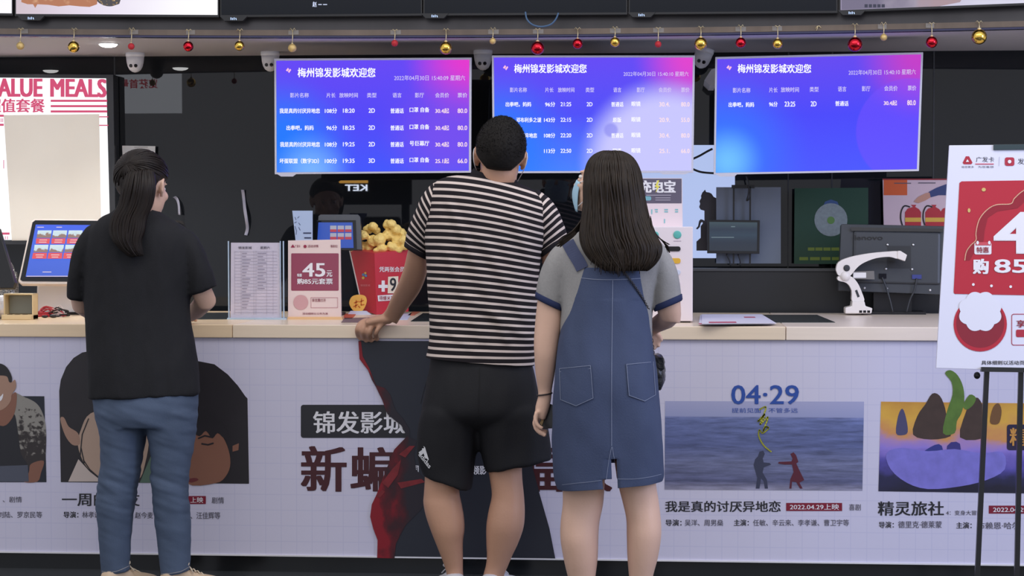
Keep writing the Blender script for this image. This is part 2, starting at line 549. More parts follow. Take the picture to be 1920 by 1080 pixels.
texts('cast_lettering', [('吴洋、周男燊', (1284, 974, 1356, 986)), ('任敏、辛云来、李孝谦、曹卫宇等', (1412, 974, 1592, 986)), ('喜剧', (1592, 945, 1614, 957))], FP, grey_ink, counter, 0.0015, 0.006)
pl1 = poly('release_badge', rect(1474, 943, 1579, 958), FP, pill, counter)
texts('badge_lettering', [('2022.04.29上映', (1481, 945, 1573, 956))], FP, white_ink, pl1, 0.002, 0.015)

# animated film poster: a plain coloured stand-in
film_mat = ramp_mat('print_clouds', [(0, (30, 28, 48)), (0.16, (42, 42, 78)), (0.3, (92, 84, 170)), (0.48, (150, 130, 214)), (0.6, (176, 140, 190)), (0.68, (214, 150, 90)), (0.82, (226, 176, 72)), (1, (206, 150, 64))], 'Z', 0.5, 6, (1, 1, 1.6))
film = poly('poster_print', [(1652, 753), (1990, 757), (1990, 926), (1647, 921)], FP, film_mat, counter, 0.001)
fs_ = lambda n, p, m, s=3, l=0.002: poly(n, p, FP, m, film, l, s)
fs_('printed_lagoon', [(1662, 850), (1690, 840), (1740, 846), (1790, 842), (1840, 850), (1880, 848), (1884, 880), (1850, 900), (1800, 912), (1740, 917), (1700, 905), (1670, 880)], paint('print_lavender', (128, 122, 206), var=0.3, vscale=20))
brown_p = paint('print_brown', (72, 56, 48), var=0.3, vscale=25)
fs_('printed_rock', [(1712, 815), (1720, 780), (1735, 758), (1748, 738), (1762, 742), (1772, 765), (1778, 800), (1782, 818), (1745, 824)], brown_p)
fs_('printed_rock', [(1680, 812), (1684, 780), (1692, 766), (1699, 784), (1702, 810), (1692, 816)], paint('print_slate', (78, 76, 110)))
fs_('printed_rock', [(1800, 820), (1812, 770), (1822, 752), (1834, 746), (1846, 770), (1848, 800), (1842, 822)], brown_p)
gp = paint('print_green', (92, 124, 52), var=0.4, vscale=25)
fs_('printed_plant', [(1768, 812), (1776, 770), (1786, 740), (1784, 716), (1772, 700), (1782, 694), (1796, 704), (1806, 726), (1808, 752), (1802, 776), (1794, 790), (1790, 812)], gp)
fs_('printed_plant', [(1806, 760), (1818, 740), (1830, 746), (1824, 760), (1812, 768)], gp)
fs_('printed_water', [(1722, 860), (1745, 838), (1766, 836), (1770, 880), (1756, 900), (1738, 894)], paint('print_deep_blue', (52, 58, 134), var=0.2, vscale=18))
fs_('printed_water', [(1776, 836), (1800, 832), (1798, 870), (1790, 905), (1776, 895)], paint('print_deep_blue_two', (60, 56, 128), var=0.2, vscale=18))
fs_('printed_bush', [(1856, 790), (1862, 764), (1872, 756), (1878, 770), (1874, 792), (1864, 796)], paint('print_rust', (120, 84, 48)))
tb = poly('title_plate', rect(1888, 796, 1990, 844, 5), FP, paint('print_night', (40, 34, 66)), film, 0.003)
tb2 = texts('plate_lettering', [('精', (1893, 802, 1925, 836))], FP, paint('print_gold', (206, 148, 70)), film, 0.0045, 0.02)
texts('title_lettering', [('精灵旅社', (1646, 940, 1770, 967)), ('导演：', (1648, 978, 1676, 990)), ('主演：', (1793, 979, 1822, 991))], FP, black_print, counter, 0.0015, 0.022)
texts('cast_lettering', [('4：变身大冒险', (1774, 957, 1842, 966)), ('德里克·德莱蒙', (1684, 977, 1766, 990)), ('布赖恩·哈尔', (1832, 979, 1912, 992))], FP, grey_ink, counter, 0.0015, 0.01)
pl2 = poly('release_badge', rect(1854, 948, 1962, 963), FP, pill, counter)
texts('badge_lettering', [('2022.04.29上映', (1862, 950, 1955, 961))], FP, white_ink, pl2, 0.002, 0.015)

# centre: red-lit cloak in the dark, badge and title
badge = poly('name_badge', rect(564, 759, 800, 821, 5), FP, black_print, counter, 0.001)
texts('badge_lettering', [('锦发影城', (587, 771, 762, 813))], FP, white_ink, badge, 0.002, 0.02)
texts('title_lettering', [('新', (564, 836, 650, 922)), ('蝙', (657, 838, 742, 922)), ('蝠', (962, 836, 1056, 922)), ('侠', (1062, 836, 1148, 922))], FP, maroon_print, counter, 0.0015, 0.028)
cloak = poly('poster_print', [(672, 639), (674, 655), (674, 673), (682, 684), (690, 694), (697, 712), (705, 726), (717, 751), (726, 776), (740, 788), (752, 797), (763, 818), (752, 832), (739, 843), (726, 876), (716, 902), (706, 927), (697, 946), (694, 969), (700, 992), (708, 1013), (707, 1046), (1042, 1051), (1030, 990), (1012, 927), (1005, 900), (999, 878), (992, 820), (985, 700), (985, 640)], FP, navy_print, counter, 0.0045)
red_mat = ramp_mat('print_ember', [(0.22, (140, 18, 34)), (0.36, (92, 13, 27)), (0.52, (58, 18, 28)), (0.72, (36, 30, 40))], 'X', 1.3, 15, (1, 1, 0.6))
poly('red_rim', [(672, 640), (674, 673), (690, 694), (705, 726), (717, 751), (726, 776), (752, 797), (763, 818), (768, 820), (768, 805), (756, 785), (742, 770), (732, 740), (722, 728), (705, 722), (692, 690), (680, 668), (677, 640)], FP, red_mat, cloak, 0.0066)
poly('red_rim', [(763, 818), (739, 843), (726, 876), (706, 927), (697, 946), (694, 969), (700, 992), (708, 1013), (707, 1046), (740, 1047), (742, 1020), (760, 985), (790, 955), (800, 930), (798, 900), (780, 880), (776, 850), (782, 826)], FP, red_mat, cloak, 0.0066)
polys('red_highlight', [[(716, 905), (735, 880), (752, 862), (746, 890), (728, 915)], [(748, 852), (768, 836), (778, 836), (760, 858)], [(705, 930), (716, 918), (722, 922), (712, 934)], [(745, 905), (790, 898), (797, 904), (752, 916)]], FP, paint('print_scarlet', (128, 36, 42), var=0.5, vscale=30), cloak, 0.0088)
texts('caption_lettering', [('领影', (886, 873, 912, 890)), ('司', (773, 873, 785, 887))], FP, white_ink, cloak, 0.0066, 0.02)

# two faces
girls = poly('poster_print', [(111, 733), (114, 712), (124, 688), (138, 671), (154, 661), (175, 657), (215, 662), (262, 680), (300, 690), (340, 680), (371, 677), (402, 683), (427, 702), (446, 723), (460, 743), (464, 747), (467, 907), (114, 904)], FP, hair_print, counter, 0.001)
gs = lambda n, p, m, s=4, l=0.002: poly(n, p, FP, m, girls, l, s)
gs('printed_face', [(146, 835), (152, 805), (170, 775), (225, 762), (268, 775), (280, 815), (272, 870), (258, 900), (215, 903), (188, 896), (160, 872)], paint('print_skin_pale', (188, 160, 140), 0.45))
gs('printed_ear', [(113, 786), (120, 783), (129, 800), (146, 812), (150, 832), (136, 834), (122, 816)], skin_print)
gs('printed_collar', [(128, 903), (147, 861), (168, 884), (192, 903)], paint('print_cream', (206, 190, 180)), 0)
gs('printed_leaves', [(262, 905), (284, 852), (290, 905)], paint('print_leaf', (92, 116, 100)), 0)
gs('printed_face', [(345, 850), (362, 805), (385, 796), (408, 806), (426, 836), (432, 868), (424, 892), (404, 906), (350, 906)], skin_print2)
gs('printed_ear', [(436, 836), (448, 831), (447, 844), (436, 847)], skin_print2, 0)
gs('printed_lips', [(352, 899), (366, 896), (372, 900), (358, 905)], paint('print_lip', (110, 48, 52)), 3, 0.003)
strokes('printed_brow', [[(372, 822), (384, 817), (398, 820)], [(378, 832), (390, 834), (400, 831)]], FP, hair_print, girls, 3.0, 0.0032)
gs('printed_fringe', [(362, 806), (380, 780), (405, 786), (424, 806), (430, 826), (420, 822), (408, 812), (398, 822), (386, 808), (374, 818)], hair_print, 3, 0.003)
strokes('hair_wisp', [[(150, 858), (154, 815), (166, 785)], [(158, 868), (152, 840)], [(185, 895), (168, 880), (156, 862)]], FP, hair_print, girls, 2.0, 0.003)
texts('title_lettering', [('一周的朋友', (116, 924, 262, 949)), ('导演：', (119, 959, 147, 971))], FP, black_print, counter, 0.0015, 0.025)
texts('cast_lettering', [('林孝谦', (154, 959, 188, 971)), ('赵今麦', (253, 960, 287, 972)), ('、汪佳辉等', (357, 960, 413, 973)), ('剧情', (397, 932, 420, 944)), ('、剧情', (5, 931, 41, 942)), ('刘陆、罗京民等', (-4, 959, 79, 971))], FP, grey_ink, counter, 0.0015, 0.008)
pl3 = poly('release_badge', rect(330, 930, 386, 945), FP, pill, counter)
texts('badge_lettering', [('上映', (357, 932, 381, 943))], FP, white_ink, pl3, 0.002, 0.015)

# laughing man in a patterned shirt, cut by the picture's edge
man_p = poly('poster_print', [(-60, 742), (83, 743), (87, 904), (-60, 904)], FP, navy_print, counter, 0.001)
ms = lambda n, p, m, s=4, l=0.002: poly(n, p, FP, m, man_p, l, s)
ms('printed_jeans', [(-60, 876), (52, 872), (54, 903), (-60, 903)], paint('print_jeans', (84, 88, 102)), 0)
ms('printed_shirt', [(24, 738), (45, 744), (68, 756), (80, 775), (86, 802), (86, 845), (82, 866), (60, 869), (48, 882), (38, 862), (31, 820), (27, 780)], ramp_mat('print_hawaiian', [(0.38, (52, 46, 46)), (0.5, (92, 86, 82)), (0.62, (150, 146, 138))], 'Z', 2.2, 45, (1, 1, 1)))
ms('printed_arm', [(58, 870), (82, 864), (77, 886), (70, 903), (44, 903), (54, 886)], skin_print2)
ms('printed_vest', [(-50, 778), (-10, 786), (8, 800), (26, 776), (33, 805), (39, 850), (46, 876), (-50, 880)], black_print)
ms('printed_neck', [(-30, 760), (0, 762), (28, 735), (31, 755), (24, 782), (6, 799), (-20, 785)], skin_print2, 4, 0.0024)
ms('printed_face', [(-36, 720), (-20, 698), (14, 702), (21, 716), (28, 712), (30, 726), (22, 740), (20, 752), (8, 766), (-10, 770), (-30, 752)], skin_print, 4, 0.003)
ms('printed_hair', [(-36, 712), (-34, 690), (-15, 682), (2, 682), (14, 690), (22, 706), (22, 716), (17, 716), (13, 706), (0, 704), (-16, 706), (-30, 716)], hair_print, 4, 0.0035)
ms('printed_smile', [(-12, 748), (0, 744), (6, 738), (3, 750), (-8, 755)], white_ink, 3, 0.0035)

# ---------------------------------------------------------------- screens
def screen_mat(name, base, blobs, k=1.0, aspect=1.75):
    m = mat(name, (0.004, 0.004, 0.006), 0.25)
    nt, b = nodes_of(m); N, L = nt.nodes, nt.links
    tc = N.new('ShaderNodeTexCoord'); sx = N.new('ShaderNodeSeparateXYZ'); L.new(tc.outputs['Generated'], sx.inputs[0])
    r = N.new('ShaderNodeValToRGB'); L.new(sx.outputs['Z'], r.inputs[0])
    el = r.color_ramp.elements
    el[0].position, el[0].color = base[0][0], (*srgb(*base[0][1]), 1)
    el[1].position, el[1].color = base[-1][0], (*srgb(*base[-1][1]), 1)
    for p, c in base[1:-1]: el.new(p).color = (*srgb(*c), 1)
    mul = N.new('ShaderNodeMath'); mul.operation = 'MULTIPLY'; mul.inputs[1].default_value = aspect; L.new(sx.outputs['X'], mul.inputs[0])
    cb = N.new('ShaderNodeCombineXYZ'); L.new(mul.outputs[0], cb.inputs[0]); L.new(sx.outputs['Z'], cb.inputs[1])
    cur = r.outputs[0]
    for (u, v, r0, r1, c, a) in blobs:
        d = N.new('ShaderNodeVectorMath'); d.operation = 'DISTANCE'; L.new(cb.outputs[0], d.inputs[0]); d.inputs[1].default_value = (u * aspect, v, 0)
        mr = N.new('ShaderNodeMapRange'); mr.interpolation_type = 'SMOOTHSTEP'
        mr.inputs[1].default_value, mr.inputs[2].default_value = r0, r1
        mr.inputs[3].default_value, mr.inputs[4].default_value = a, 0
        L.new(d.outputs['Value'], mr.inputs[0])
        mx = N.new('ShaderNodeMix'); mx.data_type = 'RGBA'; L.new(mr.outputs[0], mx.inputs[0]); L.new(cur, mx.inputs[6]); mx.inputs[7].default_value = (*srgb(*c), 1)
        cur = mx.outputs[2]
    L.new(cur, b.inputs['Emission Color']); b.inputs['Emission Strength'].default_value = k
    return m

txt_white = glow('screen_text_white', (255, 255, 255), 1.0)
txt_soft = glow('screen_text_soft', (226, 216, 255), 0.9)
txt_pink = glow('screen_text_pink', (255, 226, 232), 1.0)
frame_white = paint('frame_silver_white', (214, 214, 226), 0.3)

def schedule(corners, n, Y, label, title, date, heads, rows, smat, chin, logo):
    cx = sum(c[0] for c in corners) / 4; cy = sum(c[1] for c in corners) / 4
    pl = Plane(W(cx, cy, Y), n)
    t = root('schedule_screen', label, 'screen', W(cx, cy, Y), 'film schedule screens above the counter')
    slab('frame', corners, pl, 0.018, frame_white, t, 0.002, 0.0)
    e = 4
    (ax, ay), (bx, by), (qx, qy), (dx, dy) = corners
    inner = [(ax + e, ay + e), (bx - e, by + e), (qx - e, qy - e), (dx + e, dy - e)]
    s_ = 14
    slab('back_cover', [(ax + s_, ay + s_), (bx - s_, by + s_), (qx - s_, qy - s_), (dx + s_, dy - s_)], Plane(pl.p - pl.n * 0.018, n), 0.035, black_plastic, t, 0.004)
    sc = poly('display', inner, pl, smat, t, 0.001)
    band = [(ax + e, heads[0][1][1] - 9), (bx - e, heads[-1][1][1] - 11), (qx - e, heads[-1][1][3] + 8), (dx + e, heads[0][1][3] + 10)]
    texts('title_lettering', title, pl, txt_white, sc, 0.002, 0.02)
    texts('date_lettering', date, pl, txt_soft, sc, 0.002, 0.004)
    texts('heading_lettering', heads, pl, txt_soft, sc, 0.002, 0.012)
    w = [r for r in rows if not (('起' in r[0]) or r[0].endswith('.0') or r[0].endswith('.'))]
    p = [r for r in rows if r not in w]
    if w: texts('row_lettering', w, pl, txt_white, sc, 0.002, 0.022)
    if p: texts('price_lettering', p, pl, txt_pink, sc, 0.002, 0.022)
    lx, ly = logo
    polys('logo_mark', [[(lx - 5, ly), (lx - 1, ly - 5), (lx + 1, ly - 2), (lx - 2, ly + 2)], [(lx + 5, ly - 1), (lx + 1, ly + 5), (lx - 1, ly + 2), (lx + 3, ly - 3)]], pl, glow('logo_pink', (255, 190, 225), 1.0), sc, 0.002)
    if chin: slab('chin', chin, pl, 0.018, frame_white, t, 0.0, 0.0005)
    c = pl.p - pl.n * 0.05
    MB().box((c.x - 0.1, c.y - 0.01, c.z - 0.09), (c.x + 0.1, WALL_Y, c.z + 0.09)).build('wall_bracket', black_plastic, t)
    return t

TT = '梅州锦发影城欢迎您'
H = ['影片名称', '片长', '放映时间', '类型', '语言', '影厅', '会员价', '票价']
def cols(xs, y0, y1, dy=0.0):
    return [(h, (a, y0 + dy * i, b, y1 + dy * i)) for i, (h, (a, b)) in enumerate(zip(H, xs))]
r1 = []
for y0, nm, nb, mn, tm, ty, hall, mp, pr in ((203, '我是真的讨厌异地恋', (524, 600), '108分', '18:20', '2D', '口罩 自备', '30.4起', '80.0'), (235, '出拳吧，妈妈', (537, 588), '96分', '18:25', '2D', '口罩 自备', '30.4起', '80.0'), (266, '我是真的讨厌异地恋', (525, 600), '108分', '19:25', '2D', '号巨幕厅', '30.4起', '80.0'), (297, '坏蛋联盟（数字3D）', (524, 598), '100分', '19:35', '3D', '口罩 自备', '25.1起', '66.0')):
    y1 = y0 + 9.5
    r1 += [(nm, (nb[0], y0, nb[1], y1)), (mn, (609 if len(mn) > 3 else 612, y0, 632, y1)), (tm, (643, y0 + 0.5, 665, y1 - 1)), (ty, (691, y0, 703, y1 - 1)), ('普通话', (732, y0, 757, y1)), (hall, (768, y0 - 2, 805, y1 - 2)), (mp, (816, y0, 842, y1)), (pr, (858, y0 + 0.5, 876, y1 - 0.5))]
schedule([(514, 110), (884, 108), (883, 324), (515, 327)], (0, -1, -0.14), 0.95, 'film schedule screen with four full rows, hung above the popcorn bucket', [(TT, (558, 127, 704, 145))], [('2022年04月30日 15:40:09 星期六', (739, 141, 872, 151))],
         cols([(544, 579), (612, 629), (636, 671), (688, 706), (736, 753), (778, 795), (816, 842), (858, 876)], 174, 183), r1,
         screen_mat('screen_schedule_one', [(0, (62, 84, 252)), (0.5, (78, 66, 246)), (1, (98, 66, 244))], [(0.02, 0.22, 0.1, 0.75, (20, 122, 255), 0.95), (0.18, 0.0, 0.0, 0.42, (130, 190, 255), 0.8), (1.0, 1.0, 0.05, 0.62, (236, 44, 200), 0.9), (0.9, 0.35, 0.1, 0.7, (132, 74, 232), 0.6)]),
         [(519, 326), (556, 326), (549, 331), (527, 331)], (541, 132))
r2 = []
for yc, nm, nb, mn, tm, ln, mp, pr in ((195.6, '出拳吧，妈妈', (948, 996), '96分', '21:25', '普通话', '30.4.', '80.0'), (224.8, '邓布利多之谜', (968, 1015), '143分', '22:15', '原版', '20.9.', '55.0'), (254, '我是真的讨厌异地恋', (938, 1007), '108分', '22:20', '普通话', '30.4.', '80.0'), (283, None, None, '113分', '22:50', '国语', '25.1.', '66.0')):
    y0, y1 = yc - 4.6, yc + 4.6
    if nm: r2.append((nm, (nb[0], y0, nb[1], y1)))
    r2 += [(mn, (1020 if len(mn) > 3 else 1022, y0, 1041, y1)), (tm, (1051, y0 + 0.5, 1071, y1 - 1)), ('2D', (1100, y0 + 0.5, 1111, y1 - 1)), (ln, (1146 if len(ln) > 2 else 1149, y0, 1169 if len(ln) > 2 else 1165, y1)), ('眼镜', (1184, y0 - 1, 1201, y1 - 1)), (mp, (1236, y0 + 0.5, 1256, y1 - 0.5)), (pr, (1277, y0 + 0.5, 1293, y1 - 0.5))]
schedule([(922, 104), (1303, 104), (1300, 324), (924, 325)], (0, -1, -0.14), 0.95, 'film schedule screen with a large pale glow, behind the striped-shirt man\'s head', [(TT, (964, 120, 1100, 137))], [('2022年04月30日 15:40:10 星期六', (1169, 134, 1291, 143))],
         cols([(956, 988), (1022, 1038), (1046, 1077), (1098, 1114), (1150, 1165), (1194, 1209), (1235, 1259), (1277, 1293)], 164, 173), r2,
         screen_mat('screen_schedule_two', [(0, (74, 130, 255)), (0.5, (76, 76, 248)), (1, (98, 68, 244))], [(0.02, 0.2, 0.1, 0.75, (30, 124, 255), 0.9), (1.0, 1.0, 0.05, 0.55, (232, 60, 200), 0.9), (0.86, 0.06, 0.5, 0.8, (206, 204, 255), 0.93), (0.59, 0.36, 0.045, 0.075, (140, 140, 240), 0.7)]),
         [(1236, 324), (1292, 324), (1284, 327), (1244, 327)], (948, 127))
r3 = []
for s, a, b in (('出拳吧，妈妈', 1366, 1414), ('96分', 1442, 1458), ('23:25', 1471, 1491), ('2D', 1520, 1531), ('普通话', 1566, 1591), ('30.4起', 1657, 1682), ('80.0', 1701, 1717)):
    dy = (a - 1366) * -0.011
    r3.append((s, (a, 191.5 + dy, b, 201 + dy)))
schedule([(1341, 107), (1731, 98), (1723, 321), (1338, 328)], (-0.09, -1, -0.14), 0.93, 'film schedule screen listing only one film, above the small dark monitor', [(TT, (1383, 120, 1521, 137))], [('2022年04月30日 15:40:10 星期六', (1591, 131, 1717, 141), -1.5)],
         cols([(1374, 1407), (1442, 1458), (1464, 1498), (1518, 1535), (1571, 1587), (1616, 1632), (1658, 1683), (1702, 1718)], 164.5, 174, -0.6), r3,
         screen_mat('screen_schedule_three', [(0, (72, 86, 255)), (0.5, (70, 68, 250)), (1, (98, 68, 240))], [(0.02, 0.15, 0.1, 0.85, (48, 120, 255), 0.9), (0.06, 0.1, 0.0, 0.35, (120, 205, 255), 0.8), (1.0, 1.0, 0.05, 0.6, (206, 52, 190), 0.85), (0.95, 0.35, 0.44, 0.46, (118, 76, 255), 0.4)]),
         [(1342, 327), (1383, 326), (1377, 331), (1350, 331)], (1367, 127))

# upper wall of screens on the bulkhead
def upper(x0, yb0, x1, yb1, label, smat, chin, extra=None):
    xm = (x0 + x1) / 2
    X = W(xm, 10, 0.6).x
    sl = -0.080 * (X + 0.65)
    pl = Plane((X, fy(X) - 0.10, 2.4), (sl, -1, 0))
    t = root('menu_screen', label, 'screen', pl.hit(xm, (yb0 + yb1) / 2 - 100), 'row of screens on the bulkhead')
    g = 0.8
    slab('housing', [(x0 + g, -215), (x1 - g, -215), (x1 - g, yb1 + 2), (x0 + g, yb0 + 2)], pl, 0.04, black_plastic, t)
    sc = poly('display', [(x0 + 3, -210), (x1 - 3, -210), (x1 - 3, yb1 - 2), (x0 + 3, yb0 - 2)], pl, smat, t, 0.001)
    if chin:
        cx, cy = chin
        k = slab('chin', [(cx - 26, cy - 5), (cx + 26, cy - 5), (cx + 17, cy + 4), (cx - 17, cy + 4)], pl, 0.03, black_plastic, t, 0, 0.004)
        strokes('badge_light', [[(cx - 5, cy - 2), (cx - 5, cy + 2)], [(cx - 2, cy - 1), (cx - 2, cy + 2)], [(cx + 1, cy - 2), (cx + 1, cy + 2)], [(cx + 4, cy - 1), (cx + 5, cy + 2)]], pl, glow('badge_light', (190, 215, 255), 1.2), k, 1.6, 0.0055)
    if extra: extra(sc, pl)
    return t
dark_scr = mat('screen_off', (0.006, 0.008, 0.012), 0.12, spec=0.2)
food = paint('food_brown', (196, 140, 100), var=0.3, vscale=30)
def food_pic(sc, pl):
    e1 = ramp_mat('picture_fries', [(0.2, (186, 120, 84)), (0.5, (214, 160, 120)), (0.8, (232, 190, 150))], 'Z', 1.6, 30, (1, 1, 1), emit=0.9)
    poly('food_picture', [(40, -60), (40, 4), (52, 8), (62, 8), (66, 15), (70, 8), (90, 9), (110, 12), (130, 10), (150, 12), (168, 13), (182, 8), (186, -60)], pl, e1, sc, 0.002)
    e2 = ramp_mat('picture_grains', [(0.3, (70, 66, 70)), (0.5, (200, 160, 90)), (0.7, (235, 225, 210))], 'Z', 2.4, 90, (1, 1, 1), emit=0.9)
    poly('food_picture', [(178, -60), (180, -5), (190, 8), (205, 12), (218, 9), (226, 0), (230, -60)], pl, e2, sc, 0.003, 3)
def name_pic(sc, pl):
    texts('credit_lettering', [('赵', (586, 3, 594, 13))], pl, glow('credit_light', (215, 225, 255), 1.0), sc, 0.002, 0.02)
    strokes('credit_dash', [[(597, 8.5), (603, 8.5)], [(606, 8.5), (613, 8.5)]], pl, glow('credit_light_two', (215, 225, 255), 0.9), sc, 1.6, 0.002)
def house_pic(sc, pl):
    poly('picture_house', [(1578, 18), (1578, -60), (1840, -60), (1800, 4), (1760, 12)], pl, ramp_mat('picture_house', [(0.3, (120, 112, 140)), (0.6, (170, 160, 180)), (0.9, (190, 150, 150))], 'X', 0.8, 8, (1, 1, 1), emit=0.8), sc, 0.002)
    polys('picture_window', [rect(1621 + 8 * i, 8, 1627 + 8 * i, 14) for i in range(5)], pl, glow('picture_window', (40, 42, 70), 0.8), sc, 0.003)
pale = ramp_mat('screen_pale', [(0.0, (206, 190, 200)), (0.4, (228, 218, 236)), (0.8, (250, 248, 255)), (1, (255, 255, 255))], 'X', 0.15, 4, (1, 1, 1), emit=1.0)
upper(-360, 22, 25, 27, 'plain glowing white bulkhead screen before the fried food screen, mostly cut off', glow('screen_white', (250, 248, 255), 1.0), None)
upper(27, 28, 411, 30, 'menu screen on the bulkhead showing fried food on a pale ground', pale, (58, 34), food_pic)
upper(412, 30, 792, 27, 'dark bulkhead screen with one short white credit line', dark_scr, (438, 35), name_pic)
upper(793, 27, 1177, 25, 'dark blank bulkhead screen with the blue cable looping below it', dark_scr, (815, 30))
upper(1178, 25, 1571, 22, 'dark blank bulkhead screen between another dark one and the lit house picture', dark_scr, (1203, 28))
upper(1573, 21, 1965, 6, 'bulkhead screen showing a pale picture with a building', ramp_mat('screen_building', [(0, (150, 140, 170)), (0.45, (205, 200, 225)), (1, (232, 232, 250))], 'X', 0.5, 5, (1, 1, 1), emit=0.9), (1597, 24), house_pic)

# loose blue cable looping under the bulkhead screens
lp = [W(x, y, 0.58) for x, y in cr([(985, 22), (988, 36), (998, 46), (1014, 50), (1032, 46), (1042, 36), (1047, 24)], 5)]
cb_ = MB().tube(lp, 0.0035, 8).build('data_cable', paint('cable_blue', (64, 96, 128), 0.4), None, True, loc=lp[0])
tag(cb_, 'loose blue cable looping down below a dark bulkhead screen', 'cable')

# ---------------------------------------------------------------- baubles on the lip
gold = mat('bauble_gold', (0.80, 0.52, 0.10), 0.16, metal=1.0)
gold_matte = mat('bauble_gold_matte', (0.76, 0.55, 0.22), 0.5, metal=0.7, bump=0.3, bscale=300)
red_b = mat('bauble_red', (0.62, 0.02, 0.035), 0.16, metal=1.0)
red_matte = mat('bauble_red_matte', (0.55, 0.03, 0.04), 0.55, metal=0.3, bump=0.3, bscale=300)
gold_cord = mat('gold_cord', (0.75, 0.62, 0.36), 0.4, metal=0.5)
tape = mat('clear_tape', (0.26, 0.235, 0.21), 0.25)
BA = [(38, 86, 7.5, gold_matte, 'small matte gold bauble at the end of the line above the lit menu board'),
 (138, 88, 11, gold, 'shiny gold bauble above the big pink menu lettering, beside the lit ceiling spot'),
 (246, 87, 6.3, red_matte, 'small matte red bauble between the lit ceiling spot and the first dome camera'),
 (353, 87, 9.8, red_b, 'shiny red bauble midway between the two dome cameras above the ponytail woman'),
 (449, 86, 9.4, gold, 'shiny gold bauble hanging just before the dome camera beside the four-row screen'),
 (548, 90, 8, gold_matte, 'matte gold bauble above the title of the four-row schedule screen'),
 (740, 81, 6.4, red_matte, 'small matte red bauble above the middle of the four-row schedule screen'),
 (836, 90, 12, gold, 'large shiny gold bauble above the pink corner of the four-row schedule screen'),
 (924, 77, 6, gold_matte, 'tiny matte gold bauble above the dome camera between two schedule screens'),
 (1008, 90, 12.6, red_b, 'large shiny red bauble under the looping blue cable'),
 (1083, 82, 9.7, red_b, 'shiny red bauble between the one under the blue cable and a gold one'),
 (1153, 79, 9.3, gold, 'shiny gold bauble above the date of the pale-glowing schedule screen'),
 (1234, 83, 6.2, red_matte, 'small matte red bauble above the pink corner of the pale-glowing screen'),
 (1314, 82, 12, gold, 'large shiny gold bauble in front of the tilted dome camera'),
 (1389, 80, 9.8, red_b, 'shiny red bauble above the title of the one-row schedule screen'),
 (1458, 82, 9.6, gold, 'shiny gold bauble next to the bare hook above the one-row screen'),
 (1603, 83, 13.6, red_b, 'largest shiny red bauble, above the date of the one-row schedule screen'),
 (1657, 70, 6.5, gold_matte, 'tiny matte gold bauble beside the largest red one'),
 (1747, 79, 10.8, red_b, 'shiny red bauble beyond the corner of the one-row screen, before a gold one'),
 (1836, 69, 14, gold, 'large shiny gold bauble at the end of the line above the poster stand')]
for i, (px, py, r, m, lab) in enumerate(BA):
    x = W(px, py, 0.68).x
    Y = fy(x) - 0.055
    c = W(px, py, Y); rr = r * (Y + 8) / FPX
    t = root('bauble', lab, 'bauble', c, 'red and gold baubles hung along the bulkhead')
    MB().ball(c, rr, None, 28, 18).build('ball', m, t, True)
    top = c.z + rr
    MB().lathe([(rr * 0.26, 0), (rr * 0.26, rr * 0.2), (rr * 0.1, rr * 0.26)], (c.x, c.y, top - rr * 0.06), n=12).build('cap', gold_cord, t, True)
    hk = 2.256
    bow = MB().tube([(c.x, c.y, top + rr * 0.15), (c.x + 0.001, c.y + 0.004, (top + hk) / 2), (c.x, c.y + 0.008, hk)], 0.0018, 6)
    for s in (-1, 1):
        bow.tube([(c.x, c.y + 0.006, hk), (c.x + s * 0.008, c.y + 0.006, hk + 0.006 + 0.003 * (i % 3)), (c.x + s * 0.014, c.y + 0.010, hk + 0.001)], 0.0013, 5)
    bow.tube([(c.x, c.y + 0.006, hk), (c.x, fy(c.x) - 0.028, hk)], 0.002, 5)
    bow.build('cord', gold_cord, t, True)
    if i % 3 != 1:
        MB().box((c.x - 0.022, fy(c.x) - 0.0318, 2.2415), (c.x + 0.024, fy(c.x) - 0.0302, 2.2605)).build('tape', tape, t)
hx = W(1533, 58, 0.68); hy = fy(hx.x) - 0.034
hkb = MB().tube([(hx.x - 0.012, hy, 2.246), (hx.x - 0.004, hy - 0.004, 2.257), (hx.x + 0.004, hy - 0.004, 2.258), (hx.x + 0.012, hy, 2.250)], 0.002, 6)
hkb.tube([(hx.x - 0.002, hy - 0.004, 2.257), (hx.x - 0.008, hy - 0.004, 2.238)], 0.0016, 6)
tag(hkb.build('bauble_hook', gold_cord, None, True, loc=(hx.x, hy, 2.25)), 'bare gold hook and cord without a bauble above the one-row schedule screen', 'hook')

# ---------------------------------------------------------------- dome cameras
dome_white = paint('dome_white', (240, 240, 244), 0.35)
lens = mat('lens_black', (0.01, 0.01, 0.012), 0.1)
def dome(px, lab, tilt=0.0, py=92, dx=0):
    c = WZ(px, py, 2.232); c = Vector((c.x, 1.40, 2.232))
    t = root('dome_camera', lab, 'camera', c, 'white dome cameras under the bulkhead')
    M = Matrix.Translation(c) @ Matrix.Rotation(R(tilt), 4, 'Y')
    b = MB().lathe([(0.044, 0.004), (0.045, -0.012), (0.043, -0.02)], (0, 0, 0), n=28)
    b.v = [tuple(M @ Vector(v)) for v in b.v]; b.build('base', dome_white, t, True)
    b = MB().lathe([(0.043, -0.018), (0.040, -0.045), (0.035, -0.066), (0.026, -0.082), (0.013, -0.091), (0.001, -0.094)], (0, 0, 0), n=28)
    b.v = [tuple(M @ Vector(v)) for v in b.v]; h = b.build('housing', dome_white, t, True)
    for s, m in ((-1, dark_grey), (1, lens)):
        b = MB().lathe([(0.0085, 0), (0.0085, 0.004), (0.006, 0.005)], (s * 0.0115, -0.031, -0.063), (0, -1, -0.35), n=16)
        b.v = [tuple(M @ Vector(v)) for v in b.v]; b.build('lens', m, h, True)
    return t
dome(232, 'white dome camera beside the lit ceiling spot')
